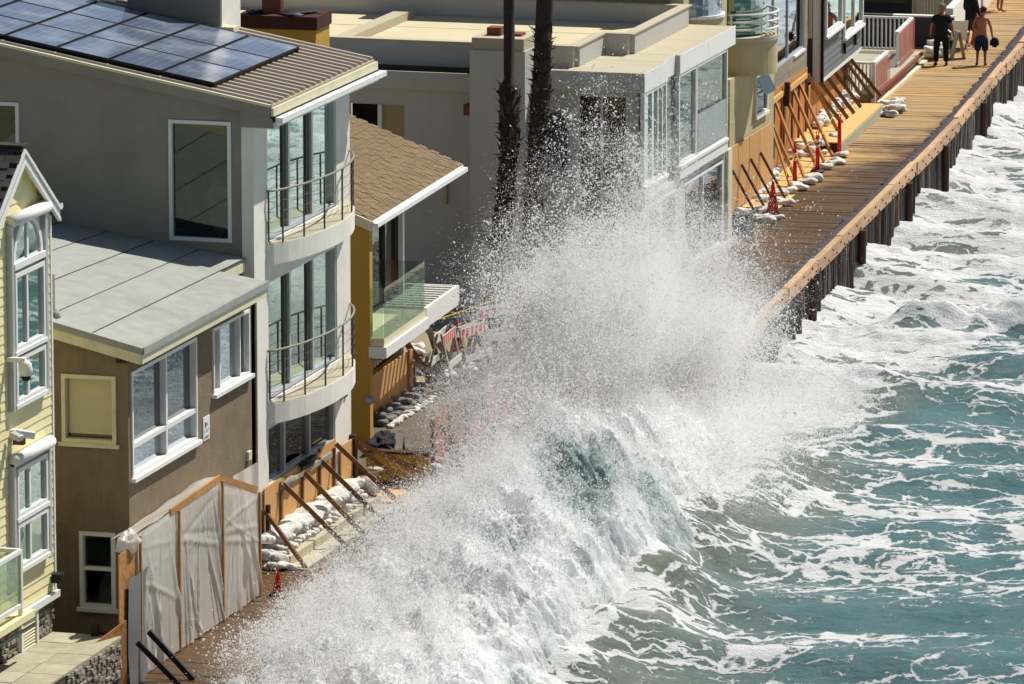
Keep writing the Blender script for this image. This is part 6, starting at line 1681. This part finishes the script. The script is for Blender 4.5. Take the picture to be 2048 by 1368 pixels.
# ------------------------------------------------------------------ spray: droplets thrown up by the wave
def spray_points(blobs, noise_s=.9, thr=.41, pw_=1.8):
    P = []
    for (cx, cy, cz, rx, ry, rz, n) in blobs:
        m_ = int(n * 3.2)
        q = RNG.normal(size=(m_, 3)) * np.array([rx, ry, rz]) + np.array([cx, cy, cz])
        d = fbm(q[:, 0] * noise_s + cx, q[:, 1] * noise_s, q[:, 2] * noise_s * 1.0, o=5, g=.62)
        rad = np.linalg.norm((q - np.array([cx, cy, cz])) / np.array([rx, ry, rz]), axis=1)
        big = fbm(q[:, 0] * .38 + 4, q[:, 1] * .38 + cy, q[:, 2] * .38, o=2)
        edge = np.clip((1.55 + 2.6 * (d - .5) + 3.2 * (big - .5) - rad) / .45, .015, 1)
        pr = (.03 + .97 * np.clip((d + .35 * (big - .5) - thr) / .20, 0, 1) ** pw_) * edge
        keep = RNG.random(m_) < pr
        P.append(q[keep][:n])
    return np.concatenate(P)
#        x    y     z     sx   sy   sz    n
BL = [(2.9, 16.5, 2.0, 1.1, 3.8, 1.5, 95000),     # main body
      (2.6, 16.0, 4.0, .9, 3.0, 1.2, 52000),
      (2.5, 15.8, 5.3, .8, 2.3, 1.0, 16000),       # upper fringe
      (2.4, 10.4, 3.4, .7, 1.9, 1.1, 26000),       # left lobe
      (2.4, 9.2, 1.8, .8, 2.0, 1.0, 30000),
      (2.4, 21.8, 2.6, 1.0, 2.6, 1.5, 36000),      # right lobe
      (3.3, 21.5, .7, 1.1, 3.2, 1.1, 60000),
      (4.3, 25.0, -.9, .8, 3.0, .35, 22000),
      (1.4, 28.5, 1.0, .9, 3.8, 1.0, 9000),       # veil over the boardwalk
      (1.0, 35.0, .8, .8, 5.0, .9, 4500),
      (2.0, 19.0, 5.4, .8, 4.2, 1.3, 7000),
      (3.0, 6.0, 1.2, .9, 2.4, .9, 36000),         # crash at the wall
      (2.7, 1.0, 1.0, .8, 2.6, .6, 26000),
      (2.6, -4.0, .7, .7, 2.8, .45, 22000),
      (1.5, 2.5, .4, .45, 2.6, .3, 1500),
      (1.1, 9.5, .7, .45, 3.0, .5, 1500),
      (1.2, 17.0, 1.4, .6, 3.0, .9, 8000),
      (4.8, 17.0, .0, 1.1, 4.5, .8, 46000),        # seaward curtain
      (5.0, 22.5, -.8, 1.0, 4.5, .4, 30000),
      (5.2, 4.5, -.4, .7, 2.5, .4, 9000)]
PTS = spray_points(BL)
# jets: filaments of drops flung along ballistic arcs
J = []
for k in range(520):
    y0 = RNG.uniform(-7, 25); x0 = float(XE(y0)) + RNG.uniform(-.6, .6)
    top_ = float(np.interp(y0, [-8, 0, 5, 9, 13, 17, 21, 25], [1.3, 1.6, 2.2, 3.6, 5.2, 5.6, 3.8, 1.6])) * RNG.uniform(.5, 1.1)
    vx, vy = RNG.normal(-.35, .35), RNG.normal(0, .5)
    n = int(RNG.integers(60, 260)); t = RNG.random(n) ** .8
    z = float(crest(y0)) * .6 + top_ * t * (1.35 - .35 * t)
    s = (.012 + .20 * t ** 1.6) * RNG.uniform(.4, 1.2)
    J.append(np.stack([x0 + vx * t + RNG.normal(size=n) * s, y0 + vy * t + RNG.normal(size=n) * s, z + RNG.normal(size=n) * s], -1))
# drops torn off the crest of the breaking wave
cand = np.flatnonzero((WV[3] > .25).ravel() & (WV[2] > .1).ravel() & (HOL < .35).ravel()); cand = RNG.choice(cand, 130000)
SP = np.stack([WV[0].ravel()[cand], WV[1].ravel()[cand], WV[2].ravel()[cand]], -1) + np.abs(RNG.normal(size=(130000, 3))) * np.array([.10, .10, .16]) * np.where(RNG.random((130000, 1)) < .15, 2.6, 1) * np.array([-.4, 1, 1])
# clots of water: tight clusters of drops
ci = RNG.choice(len(PTS), 5200); nc = RNG.integers(8, 46, 5200); sg_ = RNG.uniform(.018, .085, 5200)
idx = np.repeat(np.arange(5200), nc)
CL = PTS[ci][idx] + RNG.normal(size=(len(idx), 3)) * sg_[idx][:, None] * np.array([1, 1, 1.25])
PTS = np.concatenate([PTS[RNG.permutation(len(PTS))[:240000]], CL, SP] + J)
PTS = PTS[(PTS[:, 2] > np.where(PTS[:, 0] < XE(PTS[:, 1]), .01, -1.5))]
MAXT = 440000
if len(PTS) > MAXT: PTS = PTS[RNG.permutation(len(PTS))[:MAXT]]
def tets(P, rmin, rmax, pw_):
    n = len(P); base = np.array([(1, 1, 1), (1, -1, -1), (-1, 1, -1), (-1, -1, 1)], float) / 1.73
    q = RNG.normal(size=(n, 4)); q /= np.linalg.norm(q, axis=1)[:, None]
    w0, x0, y0, z0 = q.T
    Rm = np.stack([np.stack([1 - 2 * (y0 ** 2 + z0 ** 2), 2 * (x0 * y0 - w0 * z0), 2 * (x0 * z0 + w0 * y0)], -1),
                   np.stack([2 * (x0 * y0 + w0 * z0), 1 - 2 * (x0 ** 2 + z0 ** 2), 2 * (y0 * z0 - w0 * x0)], -1),
                   np.stack([2 * (x0 * z0 - w0 * y0), 2 * (y0 * z0 + w0 * x0), 1 - 2 * (x0 ** 2 + y0 ** 2)], -1)], 1)
    r_ = rmin + (rmax - rmin) * RNG.random(n) ** pw_
    v = np.einsum('nij,kj->nki', Rm, base) * r_[:, None, None] * RNG.uniform(.75, 1.35, (n, 4, 1))
    v = v + P[:, None, :]
    f = np.array([(0, 1, 2), (0, 3, 1), (0, 2, 3), (1, 3, 2)])
    f = (np.arange(n)[:, None, None] * 4 + f[None]).reshape(-1, 3).astype(np.int32)
    me = bpy.data.meshes.new('sea_spray'); v = v.reshape(-1, 3).astype(np.float32)
    me.vertices.add(len(v)); me.vertices.foreach_set('co', v.ravel())
    me.loops.add(len(f) * 3); me.loops.foreach_set('vertex_index', f.ravel())
    me.polygons.add(len(f)); me.polygons.foreach_set('loop_start', np.arange(0, len(f) * 3, 3, dtype=np.int32)); me.polygons.foreach_set('loop_total', np.full(len(f), 3, np.int32))
    me.materials.append(M['foam']); me.update(calc_edges=True)
    return me
me = tets(PTS, .004, .030, 3.4)
o = bpy.data.objects.new('sea_spray', me); COL.objects.link(o); tag(o, 'burst of white spray droplets thrown above the boardwalk', 'spray', kind='stuff')

# fine mist: point cloud of very small drops
BM = [(c[0], c[1], c[2], c[3] * 1.05, c[4] * 1.05, c[5] * 1.05, int(c[6] * 3.2)) for c in BL]
MP = spray_points(BM, .8, .38, 1.5)
cand = np.flatnonzero((WV[3] > .2).ravel() & (WV[2] > -.6).ravel() & (HOL < .3).ravel()); cand = RNG.choice(cand, 420000)
cl = fbm(WV[0].ravel()[cand] * 1.6, WV[1].ravel()[cand] * 1.6, o=4)
up_ = (np.abs(RNG.normal(size=len(cand))) * .30 * np.clip((cl - .25) * 3.0, .1, 1.6))
MP = np.concatenate([MP, np.stack([WV[0].ravel()[cand] + RNG.normal(size=len(cand)) * .08, WV[1].ravel()[cand] + RNG.normal(size=len(cand)) * .08, WV[2].ravel()[cand] + up_], -1)])
MP = MP[(MP[:, 2] > np.where(MP[:, 0] < XE(MP[:, 1]), .01, -1.5))]
me = bpy.data.meshes.new('spray_mist'); me.vertices.add(len(MP)); me.vertices.foreach_set('co', MP.astype(np.float32).ravel())
at = me.attributes.new('rad', 'FLOAT', 'POINT'); at.data.foreach_set('value', (.0022 + .0045 * RNG.random(len(MP)) ** 2).astype(np.float32))
me.materials.append(M['foam']); me.update()
o = bpy.data.objects.new('spray_mist', me); COL.objects.link(o); tag(o, 'fine white mist drifting around the burst of spray', 'mist', kind='stuff')
ng = bpy.data.node_groups.new('mist_points', 'GeometryNodeTree')
ng.interface.new_socket('Geometry', in_out='INPUT', socket_type='NodeSocketGeometry'); ng.interface.new_socket('Geometry', in_out='OUTPUT', socket_type='NodeSocketGeometry')
gi, go = ng.nodes.new('NodeGroupInput'), ng.nodes.new('NodeGroupOutput')
mp_ = ng.nodes.new('GeometryNodeMeshToPoints'); na = ng.nodes.new('GeometryNodeInputNamedAttribute'); na.data_type = 'FLOAT'; na.inputs['Name'].default_value = 'rad'
sm_ = ng.nodes.new('GeometryNodeSetMaterial'); sm_.inputs['Material'].default_value = M['foam']
ng.links.new(gi.outputs[0], mp_.inputs['Mesh']); ng.links.new(na.outputs['Attribute'], mp_.inputs['Radius']); ng.links.new(mp_.outputs[0], sm_.inputs[0]); ng.links.new(sm_.outputs[0], go.inputs[0])
md = o.modifiers.new('points', 'NODES'); md.node_group = ng
print('spray', len(PTS), 'mist', len(MP))
